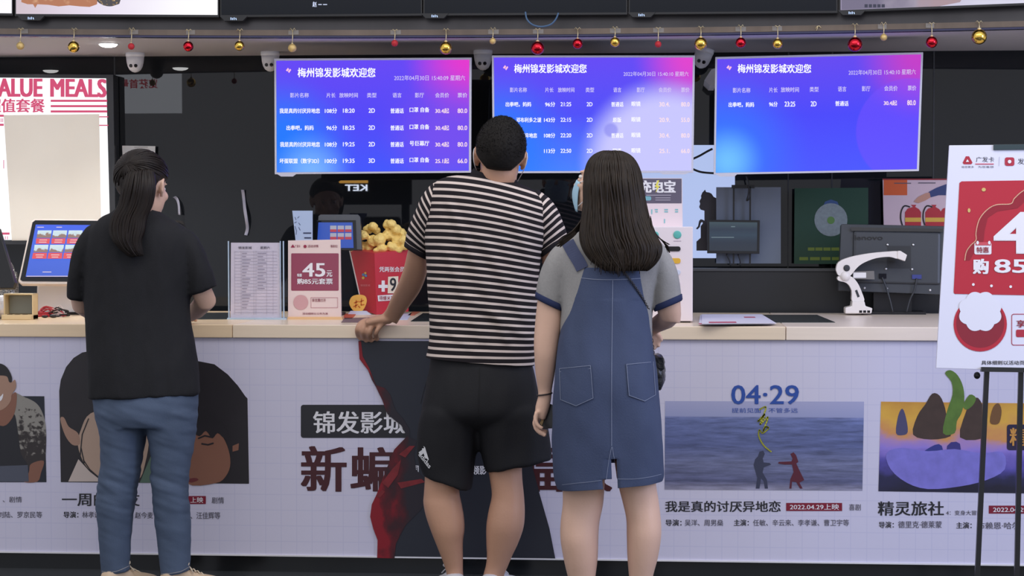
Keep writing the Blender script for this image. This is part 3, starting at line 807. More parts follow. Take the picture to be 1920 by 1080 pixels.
dome(495, 'white dome camera at the title corner of the four-row schedule screen')
dome(903, 'white dome camera in the gap between the four-row and pale-glowing screens')
dome(1322, 'white dome camera tilted behind the large gold bauble', 16)
br = slab('camera_bracket', [(1321, 150), (1334, 130), (1341, 128), (1341, 160), (1331, 160)], PY(1.25), 0.35, dome_white, None)
tag(br, 'white bracket half hidden behind the edge of the one-row schedule screen', 'bracket')

# ---------------------------------------------------------------- soffit spots
def spot(px, py, lab):
    c = WZ(px, py, 2.232)
    t = root('ceiling_spot', lab, 'light', c)
    MB().lathe([(0.050, -0.003), (0.050, 0.002), (0.040, 0.002), (0.040, -0.003)], c, n=28).build('rim', dome_white, t, True)
    MB().lathe([(0.001, 0.0), (0.041, 0.0), (0.040, -0.006), (0.032, -0.012), (0.016, -0.016), (0.001, -0.017)], c, n=28).build('diffuser', glow('spot_glow', (255, 255, 255), 14), t)
    l = bpy.data.lights.new('ceiling_spot_light', 'SPOT'); l.energy, l.spot_size, l.spot_blend, l.shadow_soft_size = 26, R(110), 0.5, 0.04
    l.color = (1.0, 0.94, 0.86)
    o = bpy.data.objects.new('spot_lamp', l); COL.objects.link(o); o.parent = t; o.location = (0, 0, -0.03)
spot(203, 82, 'lit round spot in the grey soffit above the lit menu board')
spot(-105, 80, 'lit round spot out of view, seen mirrored above the lit menu board')

# ---------------------------------------------------------------- lit menu board at the left
mb_pl = PY(1.50)
menu = root('menu_lightbox', 'brightly lit menu board with big pink lettering', 'menu board', mb_pl.hit(100, 300))
slab('frame', [(-90, 138), (212, 140), (217, 458), (-90, 458)], mb_pl, 0.09, mat('menu_frame', (0.03, 0.032, 0.036), 0.25), menu)
mp_ = poly('lit_panel', [(-86, 145), (199, 147), (207, 450), (-86, 450)], mb_pl, glow('menu_glow', (252, 252, 255), 1.1), menu, 0.002)
pinkL = glow('menu_pink', (208, 70, 112), 1.0)
texts('headline_lettering', [('VALUE', (-26, 147, 80, 182)), ('MEALS', (94, 147, 200, 182, ), 1)], mb_pl, pinkL, mp_, 0.004, 0.05)
texts('menu_lettering', [('超值套餐', (-25, 185, 84, 211))], mb_pl, pinkL, mp_, 0.004, 0.03)
polys('menu_rules', [rect(95, 187, 201, 191), rect(95, 197, 201, 201), rect(95, 207, 201, 211), rect(186, 218, 203, 220), rect(186, 234, 203, 236), rect(-80, 215, 7, 219), rect(-80, 232, 7, 236), rect(-80, 436, 18, 440)], mb_pl, pinkL, mp_, 0.004)
polys('menu_small_print', [rect(1, 222, 3, 229), rect(4, 222, 6, 229), rect(9, 443, 11, 449), rect(13, 443, 15, 449), rect(6, 300, 8, 316)], mb_pl, glow('menu_pale_pink', (226, 160, 185), 1.0), mp_, 0.004)
sheet_m = bpy.data.materials.new('blank_sheet'); sheet_m.use_nodes = True
nt = sheet_m.node_tree; N, L = nt.nodes, nt.links
N.remove(N['Principled BSDF'])
df_, tl_, mxs = N.new('ShaderNodeBsdfDiffuse'), N.new('ShaderNodeBsdfTranslucent'), N.new('ShaderNodeMixShader')
nz = N.new('ShaderNodeTexNoise'); nz.inputs['Scale'].default_value = 2.0
mc = N.new('ShaderNodeMix'); mc.data_type = 'RGBA'; mc.inputs[6].default_value = (*srgb(224, 214, 200), 1); mc.inputs[7].default_value = (*srgb(232, 224, 212), 1)
L.new(nz.outputs[0], mc.inputs[0]); L.new(mc.outputs[2], df_.inputs[0]); L.new(mc.outputs[2], tl_.inputs[0])
mxs.inputs[0].default_value = 0.62
L.new(df_.outputs[0], mxs.inputs[1]); L.new(tl_.outputs[0], mxs.inputs[2]); L.new(mxs.outputs[0], N['Material Output'].inputs[0])
cs = poly('cover_sheet', [(7, 216), (186, 214), (190, 451), (22, 451)], mb_pl, sheet_m, None, 0.010)
tag(cs, 'blank beige sheet stuck over most of the lit menu board', 'sheet')
wp = slab('notice', [(229, 273), (291, 274), (291, 345), (232, 345)], PY(1.57), 0.003, paint('notice_paper', (222, 224, 226), 0.7), None)
tag(wp, 'white paper notice on the black wall behind the ponytail woman\'s head', 'paper')
strokes('small_print', [[(252, 276), (277, 276)], [(245, 282), (282, 282)], [(238, 288), (284, 288)], [(238, 293), (284, 293)]], PY(1.567), grey_ink, wp, 0.7)

# ---------------------------------------------------------------- left end of the counter
def on_top(px, py): return WZ(px, py, CT)
# till screen
pb = on_top(110, 590)
till_pl = Plane(W(115, 470, pb.y - 0.06), (0.12, -1, 0.42))
till = root('till_screen', 'white-edged touch till with a blue screen of meal tiles before the ponytail woman', 'till', pb)
slab('casing', [(58, 416), (64, 410), (190, 411), (197, 416), (183, 528), (177, 533), (40, 532), (34, 527)], till_pl, 0.03, paint('till_shell', (226, 214, 204), 0.4), till, 0.003)
slab('bezel', [(61, 417), (66, 413), (189, 414), (193, 418), (180, 525), (175, 528), (42, 527), (38, 524)], till_pl, 0.01, screen_black, till, 0, 0.003)
tsc = poly('display', [(67, 421), (186, 422), (174, 519), (48, 519)], till_pl, ramp_mat('till_blue', [(0, (60, 98, 214)), (0.5, (62, 104, 228)), (1, (48, 92, 236))], 'Z', 0.1, 4, (1, 1, 1), emit=0.95), till, 0.005)
tiles, reds = [], []
for k in range(4):
    o = 29 * k
    tiles += [[(71 + o, 432), (97 + o, 432), (95 + o, 446), (68.5 + o, 446)], [(65 + o, 459), (91 + o, 459), (89 + o, 473), (63 + o, 473)]]
    reds += [[(68 + o, 447), (94 + o, 447), (92.5 + o, 457), (67 + o, 457)], [(62 + o, 474), (88 + o, 474), (87 + o, 485), (60 + o, 485)]]
polys('meal_tile', tiles, till_pl, ramp_mat('meal_tile', [(0.35, (150, 120, 110)), (0.45, (205, 225, 232)), (1, (214, 234, 240))], 'Z', 1.5, 40, (1, 1, 1), emit=0.95), tsc, 0.007)
polys('price_tile', reds, till_pl, glow('price_tile', (232, 84, 92), 0.95), tsc, 0.007)
strokes('tile_lettering', [[(74 + 29 * k, 450), (88 + 29 * k, 450)] for k in range(4)] + [[(73 + 29 * k, 454), (87 + 29 * k, 454)] for k in range(4)] + [[(67 + 29 * k, 478), (82 + 29 * k, 478)] for k in range(4)] + [[(68 + 29 * k, 482), (80 + 29 * k, 482)] for k in range(4)] + [[(70, 426), (82, 426)], [(106, 426), (116, 426)], [(80, 510), (96, 510)], [(50, 518), (130, 518)]], till_pl, glow('tile_letter', (240, 220, 226), 0.9), tsc, 1.3, 0.008)
MB().hull8([W(70, 534, pb.y), W(168, 534, pb.y), W(168, 587, pb.y), W(68, 587, pb.y)], [W(70, 534, pb.y + 0.1) + Vector((0, 0, 0)), W(168, 534, pb.y + 0.1), W(168, 587, pb.y + 0.1), W(68, 587, pb.y + 0.1)]).build('stand', white_plastic, till, bevel=0.006)
q = pb
MB().box((W(72, 588, q.y).x, q.y - 0.01, CT), (W(172, 588, q.y).x, q.y + 0.12, CT + 0.012)).build('base', black_plastic, till)
# coin tray
ctp = on_top(30, 600)
Yc = ctp.y
tray = root('coin_tray', 'beige plastic tray with three small slots beside the till', 'tray', ctp)
beige = paint('beige_plastic', (222, 198, 152), 0.45)
def wx(px): return W(px, 590, Yc).x
xl_, xr_ = wx(2), wx(58)
zt = W(30, 551, Yc).z
b = MB().box((xl_, Yc, CT), (xr_, Yc + 0.10, CT + 0.022))
b.box((xl_, Yc + 0.03, CT), (xl_ + 0.006, Yc + 0.10, zt)).box((xr_ - 0.006, Yc + 0.03, CT), (xr_, Yc + 0.10, zt)).box((xl_, Yc + 0.09, CT), (xr_, Yc + 0.10, zt)).box((xl_, Yc + 0.03, zt - 0.006), (xr_, Yc + 0.10, zt))
b.build('body', beige, tray, bevel=0.003)
for k in range(3):
    xs = xl_ + 0.022 + k * 0.033
    MB().box((xs, Yc + 0.012, CT + 0.0222), (xs + 0.018, Yc + 0.03, CT + 0.024)).build('slot', paint('slot_brown', (110, 92, 70)), tray)
MB().box((xl_ + 0.01, Yc + 0.082, CT + 0.024), (xr_ - 0.01, Yc + 0.0895, zt - 0.01)).build('back_panel', paint('tray_grey', (128, 130, 118), 0.3), tray)
# speckled bag, black display, white bag
sp_m = mat('speckled_foil', (0.5, 0.5, 0.5), 0.3, metal=0.4)
nt, bb = nodes_of(sp_m); v_ = nt.nodes.new('ShaderNodeTexVoronoi'); v_.inputs['Scale'].default_value = 90
vr = nt.nodes.new('ShaderNodeValToRGB'); nt.links.new(v_.outputs['Color'], vr.inputs[0]); nt.links.new(vr.outputs[0], bb.inputs['Base Color'])
vr.color_ramp.elements[0].position = 0.4; vr.color_ramp.elements[0].color = (0.03, 0.03, 0.03, 1); vr.color_ramp.elements[1].color = (0.8, 0.78, 0.74, 1)
def crumple(name, c, r, m, amp, freq, seed, lab, cat):
    b = MB().ball((0, 0, 0), r, None, 40, 24)
    nv = []
    for v in b.v:
        v = Vector(v); n_ = noise.noise(Vector((v.x * freq + seed, v.y * freq, v.z * freq))) + 0.5 * noise.noise(Vector((v.x * freq * 2.3, v.y * freq * 2.3 + seed, v.z * freq * 2.3)))
        v = v * (1 + amp * n_) + Vector(c); v.z = max(v.z, CT + 0.0005); nv.append(tuple(v))
    b.v = nv
    return tag(b.build(name, m, None, False, loc=c), lab, cat)
c = on_top(24, 592); c.x = W(14, 530, 0.74).x
crumple('foil_bag', (c.x, 0.74, CT + 0.115), (0.05, 0.05, 0.122), sp_m, 0.22, 28, 3.1, 'black and silver speckled bag standing behind the till screen\'s edge', 'bag')
crumple('plastic_bag', (W(24, 548, 0.62).x, 0.56, CT + 0.05), (0.06, 0.04, 0.058), paint('bag_white', (232, 230, 234), 0.4), 0.35, 24, 9.7, 'crumpled white plastic bag behind the beige tray', 'bag')
disp = root('customer_display', 'black slanted display above the beige tray, cut off by the picture edge', 'display', (W(-18, 590, 0.3).x, 0.33, CT))
slab('panel', [(-48, 420), (-3, 426), (28, 529), (24, 540), (-48, 541)], Plane(W(0, 480, 0.34), (-0.1, -1, 0.3)), 0.03, mat('display_black', (0.008, 0.008, 0.009), 0.35), disp, 0.003)
xx = W(-18, 560, 0.35).x
MB().box((xx - 0.03, 0.33, CT), (xx + 0.01, 0.40, W(0, 530, 0.36).z)).box((xx - 0.08, 0.28, CT), (xx + 0.03, 0.44, CT + 0.01)).build('stand', black_plastic, disp)
# tangle of earphone cables
tc_ = on_top(96, 594)
random.seed(3)
for m, lab, rad, nloop, sx_, cx_ in ((paint('cable_red', (176, 30, 44), 0.4), 'tangled red cable heaped on the worktop before the till', 0.003, 8, 0.085, -0.01), (paint('cable_white', (210, 190, 186), 0.4), 'tangled thin white cable looped over the red one before the till', 0.002, 6, 0.05, 0.03), (paint('cable_black', (30, 28, 30), 0.4), 'tangled black cable among the red one before the till', 0.003, 7, 0.06, 0.03)):
    pts = []
    for k in range(nloop * 4):
        a = k * 1.9 + random.random()
        pts.append((tc_.x + cx_ + math.cos(a) * sx_ * random.uniform(0.3, 1), tc_.y - 0.005 + math.sin(a) * 0.03, CT + rad + random.random() ** 2 * 0.05 * (1 - abs(math.cos(a)) * 0.6)))
    tag(MB().tube(cr(pts, 4), rad, 6).build('cable', m, None, True, loc=(tc_.x, tc_.y, CT)), lab, 'cable')
jb = MB(); 
for (px, py, r) in ((90, 594, 0.014), (100, 596, 0.012), (84, 596, 0.010)):
    p_ = on_top(px, py); jb.ball((p_.x, p_.y, CT + r * 0.6), (r * 1.5, r, r * 0.6), None, 14, 8)
tag(jb.build('charger_plug', black_plastic, None, True, loc=tc_), 'small black plug lying in the red cable tangle', 'plug')

# glass insets flush in the worktop
inset_m = mat('inset_glass', (0.05, 0.065, 0.065), 0.08)
for quad, lab in (([(338, 587), (431, 587), (431, 599), (330, 599)], 'dark glass inset in the worktop behind the ponytail woman'), ([(793, 588), (880, 588), (880, 603), (770, 603)], 'dark glass inset in the worktop beside the striped-shirt man'), ([(1405, 591), (1532, 591), (1566, 605), (1410, 605)], 'dark glass inset in the worktop beside the leaflet stack')):
    ps = [WZ(x, y, CT) for x, y in quad]
    b = MB().hull8([p + Vector((0, 0, 0.0022)) for p in ps], [p + Vector((0, 0, 0.0003)) for p in ps])
    tag(b.build('glass_inset', inset_m, None, loc=ps[0]), lab, 'glass inset')

# ---------------------------------------------------------------- acrylic holders, popcorn display
acr = bpy.data.materials.new('acrylic'); acr.use_nodes = True
nt = acr.node_tree; N, L = nt.nodes, nt.links; N.remove(N['Principled BSDF'])
tr0, gl0, mx0, fr0 = N.new('ShaderNodeBsdfTransparent'), N.new('ShaderNodeBsdfGlossy'), N.new('ShaderNodeMixShader'), N.new('ShaderNodeFresnel')
tr0.inputs[0].default_value = (0.99, 0.99, 1.0, 1); gl0.inputs['Roughness'].default_value = 0.05; fr0.inputs[0].default_value = 1.5
mx0.inputs[0].default_value = 0.04; L.new(tr0.outputs[0], mx0.inputs[1]); L.new(gl0.outputs[0], mx0.inputs[2]); L.new(mx0.outputs[0], N['Material Output'].inputs[0])
acr_edge = paint('acrylic_edge', (176, 196, 214), 0.15)
h1 = on_top(480, 599)
hp = PY(h1.y)
hold = root('sign_holder', 'clear acrylic stand on the worktop holding a grey printed timetable sheet', 'sign holder', h1)
slab('sheet', [(433, 455), (526, 455), (528, 597), (432, 597)], hp, 0.002, paint('timetable_paper', (214, 208, 220), 0.6), hold, 0, -0.002)
slab('front_panel', [(427, 452), (532, 453), (533, 598), (428, 598)], hp, 0.003, acr, hold, 0, 0.003)
for x0, x1 in ((427, 429), (524.5, 526), (530, 532)):
    slab('edge', [(x0, 452), (x1, 452), (x1 + 1, 598), (x0 + 1, 598)], hp, 0.008, acr_edge, hold, 0, 0.0035)
slab('base', [(426, 596), (535, 596), (537, 600), (425, 600)], hp, 0.06, acr_edge, hold, 0.001, 0.012)
sh = PY(h1.y + 0.002)
lines = [[(440, y), (520, y)] for y in range(472, 592, 6)] + [[(x, 470), (x, 590)] for x in (440, 452, 476, 480, 500, 512)]
strokes('table_rules', lines, sh, paint('rule_grey', (188, 182, 196), 0.6), hold, 0.6, 0.001)
strokes('table_entries', [[(454, y), (454 + 6 + (y * 7) % 11, y)] for y in range(475, 580, 6)] + [[(483, y), (483 + 8 + (y * 5) % 9, y)] for y in range(475, 545, 6)], sh, paint('entry_grey', (160, 154, 170), 0.6), hold, 1.4, 0.0013)
texts('heading_lettering', [('锦发影城', (447, 462, 472, 467)), ('星期六', (488, 462, 506, 467))], sh, grey_ink, hold, 0.0013, 0.01)

h2 = on_top(590, 599); hp2 = PY(h2.y)
hd2 = root('sign_holder', 'small cream and maroon sign reading 45 on the worktop beside the popcorn bucket', 'sign holder', h2)
slab('card', [(540, 451), (638, 449), (640, 598), (540, 598)], hp2, 0.012, paint('card_cream', (232, 210, 204), 0.5), hd2, 0.001)
slab('base', [(539, 594), (641, 594), (643, 602), (538, 602)], hp2, 0.05, paint('holder_wood', (226, 186, 140), 0.35), hd2, 0.001, 0.01)
m2 = poly('offer_panel', rect(546, 475, 635, 545, 2), hp2, paint('offer_maroon', (148, 70, 92), 0.35), hd2, 0.001)
texts('price_lettering', [('45', (567, 493, 610, 519)), ('元', (612, 507, 623, 519)), ('购85元套票', (557, 522, 624, 533)), ('特惠', (557, 513, 566, 519))], hp2, white_ink, m2, 0.002, 0.035)
texts('caption_lettering', [('享优惠打开', (585, 560, 611, 566)), ('广发卡', (553, 459, 563, 464)), ('活动详情', (577, 459, 597, 464)), ('敬请关注', (620, 459, 633, 464)), ('活动细则以公布为准', (567, 586, 615, 590))], hp2, paint('caption_maroon', (140, 60, 80)), hd2, 0.002, 0.012)
polys('logo_mark', [[(545, 464), (549, 458), (553, 464)], oval(572, 462, 3)], hp2, paint('logo_maroon', (150, 40, 70)), hd2, 0.002)
strokes('caption_box', [rect(583, 558, 633, 577) + [(583, 558)]], hp2, paint('box_maroon', (190, 130, 140)), hd2, 0.8, 0.0015)
poly('emblem_disc', oval(564, 567, 14), hp2, paint('disc_rose', (206, 158, 160)), hd2, 0.0015)

# popcorn bucket
pbk = on_top(706, 590); Yb = pbk.y
bk = root('popcorn_display', 'big red popcorn bucket display behind the striped-shirt man\'s arm', 'popcorn display', pbk)
T = [W(655, 466, Yb + 0.085), W(702, 475, Yb - 0.03), W(768, 468, Yb + 0.07), W(720, 462, Yb + 0.16)]
B = [W(681, 582, Yb + 0.07), W(706, 590, Yb), W(766, 584, Yb + 0.075), W(735, 580, Yb + 0.13)]
for p_ in B: p_.z = CT
pa, pc = T[1], T[2]
nR = (B[1] - T[1]).cross(T[2] - T[1]); nR = nR if nR.y < 0 else -nR
plR = Plane(T[1], nR)
B[2] = plR.hit(766, 584)
nL = (B[1] - T[1]).cross(T[0] - T[1]); nL = nL if nL.y < 0 else -nL
plL = Plane(T[1], nL)
B[0] = plL.hit(681, 582)
MB().hull8(T, B).build('bucket', paint('bucket_red', (196, 44, 62), 0.4), bk)
texts('slogan_lettering', [('凭两张会员卡', (711, 500, 768, 510))], plR, white_ink, bk, 0.002, 0.02)
polys('plus_sign', [rect(709.5, 534, 727, 540), rect(715.5, 526, 721.5, 547)], plR, white_ink, bk, 0.002)
tg = slab('price_tag', [(728, 519), (747, 518), (746, 550), (727, 550)], plR, 0.002, paint('tag_cream', (238, 226, 206)), bk, 0, 0.003)
texts('price_lettering', [('9', (731, 521, 743, 546))], plR, black_print, tg, 0.004, 0.02)
poly('offer_strip', [(708, 554), (740, 552), (740, 563), (709, 565)], plR, white_ink, bk, 0.002)
texts('offer_lettering', [('得爆米花', (711, 555, 739, 563))], plR, red_ink, bk, 0.003, 0.01)
texts('cinema_lettering', [('锦发影城', (676, 533, 694, 537))], plL, paint('bucket_pale', (222, 140, 150)), bk, 0.002, 0.01)
polys('logo_mark', [oval(681, 515, 2.6, None, 10), oval(686, 517, 2.6, None, 10)], plL, paint('logo_blue', (90, 140, 190)), bk, 0.002)
polys('logo_mark', [oval(681, 521, 2.6, None, 10), oval(685, 512, 2.2, None, 10)], plL, paint('logo_yellow', (220, 190, 90)), bk, 0.002)
slab('edging', [(653.5, 466), (655.5, 466), (681, 582), (679.5, 582)], Plane(T[0] - Vector((0, 0.001, 0)), nL), 0.004, white_plastic, bk, 0, 0.001)
pop_m = mat('popcorn', srgb(255, 218, 128), 0.6, var=0.10, vscale=38, bump=0.5, bscale=60)
random.seed(11)
pm = MB()
spots = [(659, 461, 9), (668, 452, 10), (676, 462, 12), (681, 441, 12), (690, 430, 11), (699, 424, 11), (707, 432, 9), (712, 450, 15), (698, 452, 13), (692, 464, 13), (726, 422, 11), (735, 420, 11), (743, 430, 13), (728, 440, 14), (754, 438, 10), (757, 450, 10), (745, 452, 14), (735, 463, 12), (716, 466, 12), (758, 462, 9), (706, 470, 8), (664, 468, 8), (680, 470, 8), (748, 468, 9), (728, 470, 8)]
for k, (px, py, r) in enumerate(spots):
    Yk = Yb + 0.05 + random.uniform(-0.03, 0.04)
    c = W(px, py, Yk); rr = r * (Yk + 8) / FPX
    pm.ball(c, (rr * 0.8, rr * 0.8, rr * 0.75), None, 14, 10)
    for q_ in range(7):
        d = Vector((random.gauss(0, 1), random.gauss(-0.3, 1), random.gauss(0, 1))).normalized()
        pm.ball(c + d * rr * 0.55, rr * random.uniform(0.35, 0.5), None, 12, 8)
pop = link('popcorn', remesh(pm, 0.004, 2), pop_m, bk, True)
pop['kind'] = 'stuff'
# little card and leaflets by the bucket
pcd = on_top(671, 590)
pk = root('popcorn_card', 'small round golden card with orange writing standing before the popcorn bucket', 'card', pcd)
pkl = PY(pcd.y)
slab('disc', cr([(655, 566), (660, 556), (672, 552.5), (684, 555), (687.5, 564), (684, 576), (677, 584), (664, 583), (657, 575)], 4, True), pkl, 0.006, paint('card_gold', (240, 186, 88), 0.5, var=0.15, vscale=20), pk)
strokes('card_writing', [[(664, 568), (672, 565)], [(668, 563), (667, 577)], [(663, 575), (671, 571)], [(674, 566), (682, 563)], [(678, 560), (677, 572), (683, 571)], [(672, 574), (675, 577)]], pkl, paint('card_orange', (206, 98, 36)), pk, 1.8, 0.001)
slab('foot', [(657, 583), (686, 583), (697, 591), (650, 592)], pkl, 0.02, paint('foot_bluewhite', (206, 212, 234), 0.5), pk, 0, 0.001)

def leaflet(quad, m, lab, z=0.0, group=None, printm=None, pr=None):
    ps = [WZ(x, y, CT + z) for x, y in quad]
    b = MB().hull8([p + Vector((0, 0, 0.0022)) for p in ps], [p + Vector((0, 0, 0.0004)) for p in ps])
    o = b.build('leaflet', m, None, loc=ps[0]); tag(o, lab, 'leaflet', group)
    if pr:
        bb_ = MB()
        for (u0, v0, u1, v1) in pr:
            f = lambda u, v: (ps[0] * (1 - u) + ps[1] * u) * (1 - v) + (ps[3] * (1 - u) + ps[2] * u) * v + Vector((0, 0, 0.0026))
            bb_.add([f(u0, v0), f(u1, v0), f(u1, v1), f(u0, v1)], [(0, 1, 2, 3)])
        bb_.build('print', printm, o)
    return o
leaflet([(648, 589), (668, 589), (660, 598), (640, 598)], paint('leaflet_orange', (206, 92, 70)), 'orange leaflet lying beside the small golden card')
leaflet([(646, 597), (700, 596), (692, 605), (640, 605)], paint('leaflet_dark', (126, 104, 104), var=0.4, vscale=40), 'dark printed leaflet near the man\'s resting hand')
leaflet([(752, 588), (772, 588), (764, 600), (742, 600)], paint('leaflet_blue', (196, 204, 226), var=0.2, vscale=40), 'pale blue leaflet under the man\'s wrist beside the popcorn bucket')
leaflet([(774, 585), (788, 585), (776, 592), (764, 592)], paint('leaflet_red', (204, 120, 96), var=0.3, vscale=60), 'small red and yellow leaflet beside the glass inset near the striped-shirt man')
LG = 'printed leaflets stacked beside the rental machine'
for i, (dx, dy, z, sk) in enumerate(((2, 2, 0.003, 3), (-3, 1, 0.0054, -3), (4, 0, 0.0078, 4), (0, 0, 0.0102, 0))):
    leaflet([(1316 + dx, 590 + dy), (1424 + dx, 590 + dy), (1448 + dx + sk, 607 + dy), (1316 + dx + sk, 608 + dy)], paint('leaflet_paper', (222, 220, 236), 0.6), 'white and red printed leaflet in the loose stack beside the rental machine', z, LG, paint('leaflet_pink', (196, 84, 108)), [(0.68, 0.3, 0.86, 0.42), (0.1, 0.82, 0.5, 0.95)] if i == 3 else [(0.0, 0.9, 0.9, 1.0)])

# ---------------------------------------------------------------- behind the counter, left half
cd_ = on_top(566, 588)
kp = PY(0.80)
menu_card = slab('menu_card', [(548, 395), (586, 395), (586, 600), (556, 600), (554, 450)], kp, 0.004, paint('card_bluewhite', (176, 194, 222), 0.5), None)
for v in menu_card.data.vertices: v.co.z = max(v.co.z, CT)
tag(menu_card, 'pale blue card standing behind the cream 45 sign', 'card')
strokes('card_print', [[(553, 407), (555, 412)], [(558, 409), (561, 406)], [(552, 418), (556, 416)], [(560, 418), (563, 422)], [(553, 424), (556, 433), (555, 440)], [(560, 426), (563, 432)]], kp, paint('card_navy', (60, 72, 110)), menu_card, 1.0)
strokes('card_lines', [[(569, 437), (583, 437)], [(571, 446), (583, 446)]], kp, paint('card_navy_two', (50, 58, 90)), menu_card, 2.4)
sp2 = Plane(W(633, 440, 0.90), (0.0, -1, 0.2))
till2 = root('till_reflection', 'dim till built in place of a mirrored blue touch screen behind the popcorn bucket', 'till', (W(633, 440, 0.86).x, 0.88, CT))  # solid copy set here for the reflection of another till
slab('casing', [(597, 405), (601, 402), (671, 402), (675, 406), (678, 468), (592, 468)], sp2, 0.03, paint('till_grey', (70, 74, 80), 0.35), till2, 0.002)
slab('bezel', [(594, 413), (667, 413), (669, 469), (592, 469)], sp2, 0.01, screen_black, till2, 0, 0.003)
d2 = poly('display', [(597, 417), (661, 417), (663, 465), (594, 465)], sp2, glow('till_deep_blue', (26, 74, 178), 0.9), till2, 0.005)
polys('meal_tile', [rect(619 + 14 * k, 423 + 14 * j, 631 + 14 * k, 430 + 14 * j) for k in range(3) for j in range(2)], sp2, glow('small_tile', (170, 170, 190), 0.8), d2, 0.007)
polys('price_tile', [rect(619 + 14 * k, 430 + 14 * j, 631 + 14 * k, 435 + 14 * j) for k in range(3) for j in range(2)], sp2, glow('small_red', (176, 46, 66), 0.9), d2, 0.007)
b = MB().box((W(616, 470, 0.88).x, 0.885, CT), (W(636, 470, 0.88).x, 0.93, W(633, 466, 0.88).z)).box((W(610, 470, 0.88).x, 0.84, CT), (W(642, 470, 0.88).x, 0.96, CT + 0.012)).build('stand', black_plastic, till2)
for ln, lab in (([(455, 356), (457, 372), (459, 392), (462, 412), (464, 428), (461, 441)], 'curled white paper strip hanging on the black wall above the acrylic stand'), ([(327, 369), (332, 374), (335, 384), (336, 403)], 'short curled paper strip on the black wall beside the ponytail woman\'s ear')):
    b = MB(); pts = cr(ln, 5); n_ = len(pts)
    pth = [W(x, y, 1.575 + 0.015 * math.sin(i * 0.35)) for i, (x, y) in enumerate(pts)]
    b.tube(pth, [(0.0008, 0.008)] * n_, 8, flat=(0, 1, 0))
    tag(b.build('paper_strip', paint('strip_paper', (170, 170, 188), 0.6), None, True, loc=pth[0]), lab, 'paper strip')

# ---------------------------------------------------------------- behind the counter, right half
lit = slab('lit_panel', [(1180, 272), (1378, 272), (1378, 360), (1350, 360), (1350, 484), (1180, 484)], PY(1.55), 0.05, glow('panel_glow', (188, 206, 252), 0.85), None)
tag(lit, 'bright bluish-white lit panel on the black wall behind the cut-out figure', 'lit panel')
fig = slab('figure_cutout', [(1322, 355.5), (1324, 360), (1330, 361), (1334, 363), (1338, 369), (1344, 372), (1352, 376), (1352, 470), (1306, 470), (1306, 453), (1314, 446), (1314, 424), (1318, 419), (1317, 416), (1314, 418), (1312, 426), (1308, 430), (1305, 429), (1309, 424), (1311, 414), (1314, 411), (1318, 412), (1321, 414), (1321, 395), (1314, 393), (1311, 388), (1313, 382), (1311.5, 377), (1315, 371), (1314.5, 367), (1317, 361)], PY(1.50), 0.045, paint('cutout_dark', (50, 47, 54), 0.5), None)
tag(fig, 'dark cut-out figure with a tail standing out against the bright panel', 'figure')
gb = slab('grey_board', [(1343, 351), (1464, 351), (1464, 494), (1343, 494)], PY(1.47), 0.02, paint('board_grey', (120, 130, 146), 0.5), None)
tag(gb, 'plain grey board on the wall behind the small hung monitor', 'board')
mon = root('monitor', 'small dark monitor hung on two black posts before the grey board', 'monitor', W(1376, 445, 1.40))
MB().box((W(1377, 0, 1.43).x - 0.004, 1.432, W(0, 494, 1.43).z), (W(1377, 0, 1.43).x + 0.004, 1.44, W(0, 350, 1.43).z)).build('post', black_plastic, mon)
MB().box((W(1408, 0, 1.43).x - 0.004, 1.432, W(0, 494, 1.43).z), (W(1408, 0, 1.43).x + 0.004, 1.44, W(0, 350, 1.43).z)).build('post', black_plastic, mon)
MB().box((W(1373, 0, 1.43).x, 1.425, W(0, 355, 1.43).z), (W(1416, 0, 1.43).x, 1.448, W(0, 349, 1.43).z)).build('rail', black_plastic, mon)
slab('housing', [(1326, 412), (1425, 413), (1424, 476), (1326, 475)], PY(1.40), 0.03, black_plastic, mon, 0.001)
dm = poly('display', [(1330, 416), (1420, 417), (1419, 471), (1330, 470)], PY(1.40), ramp_mat('monitor_scene', [(0, (44, 54, 68)), (0.3, (42, 54, 72)), (0.55, (52, 72, 92)), (0.75, (48, 62, 82)), (1, (70, 90, 100))], 'Z', 0.1, 8, (1, 1, 6), emit=0.7), mon, 0.001)
strokes('screen_print', [[(1371, 425), (1378, 425)], [(1334, 445), (1376, 445)]], PY(1.40), glow('monitor_print', (120, 140, 150), 0.7), dm, 1.6, 0.002)
for ln in ([(1400, 330), (1404, 348), (1403, 366), (1400, 376), (1406, 370), (1406, 350)], [(1362, 476), (1368, 488), (1370, 499)], [(1384, 477), (1388, 489), (1388, 499)]):
    MB().tube([W(x, y, 1.42) for x, y in cr(ln, 4)], 0.0035, 6).build('cable', black_plastic, mon, True)
gr_ = slab('green_board', [(1490, 353), (1628, 352), (1628, 495), (1489, 495)], PY(1.50), 0.02, paint('board_green', (20, 66, 46), 0.5), None)  # solid board standing for a lobby poster's reflection, its dimness in the colour
tag(gr_, 'dark green board with a pale disc, copying a mirrored poster behind the monitor back', 'board')
poly('disc', oval(1558, 412, 31), PY(1.50), paint('disc_pale', (138, 150, 152), var=0.3, vscale=60), gr_, 0.001)
poly('disc_centre', oval(1558, 413, 7), PY(1.50), paint('disc_green', (96, 140, 70)), gr_, 0.002)
poly('blue_shape', [(1541, 392), (1547, 378), (1558, 374), (1570, 378), (1577, 394), (1566, 384), (1550, 384)], PY(1.50), paint('shape_blue', (54, 84, 134)), gr_, 0.0015)
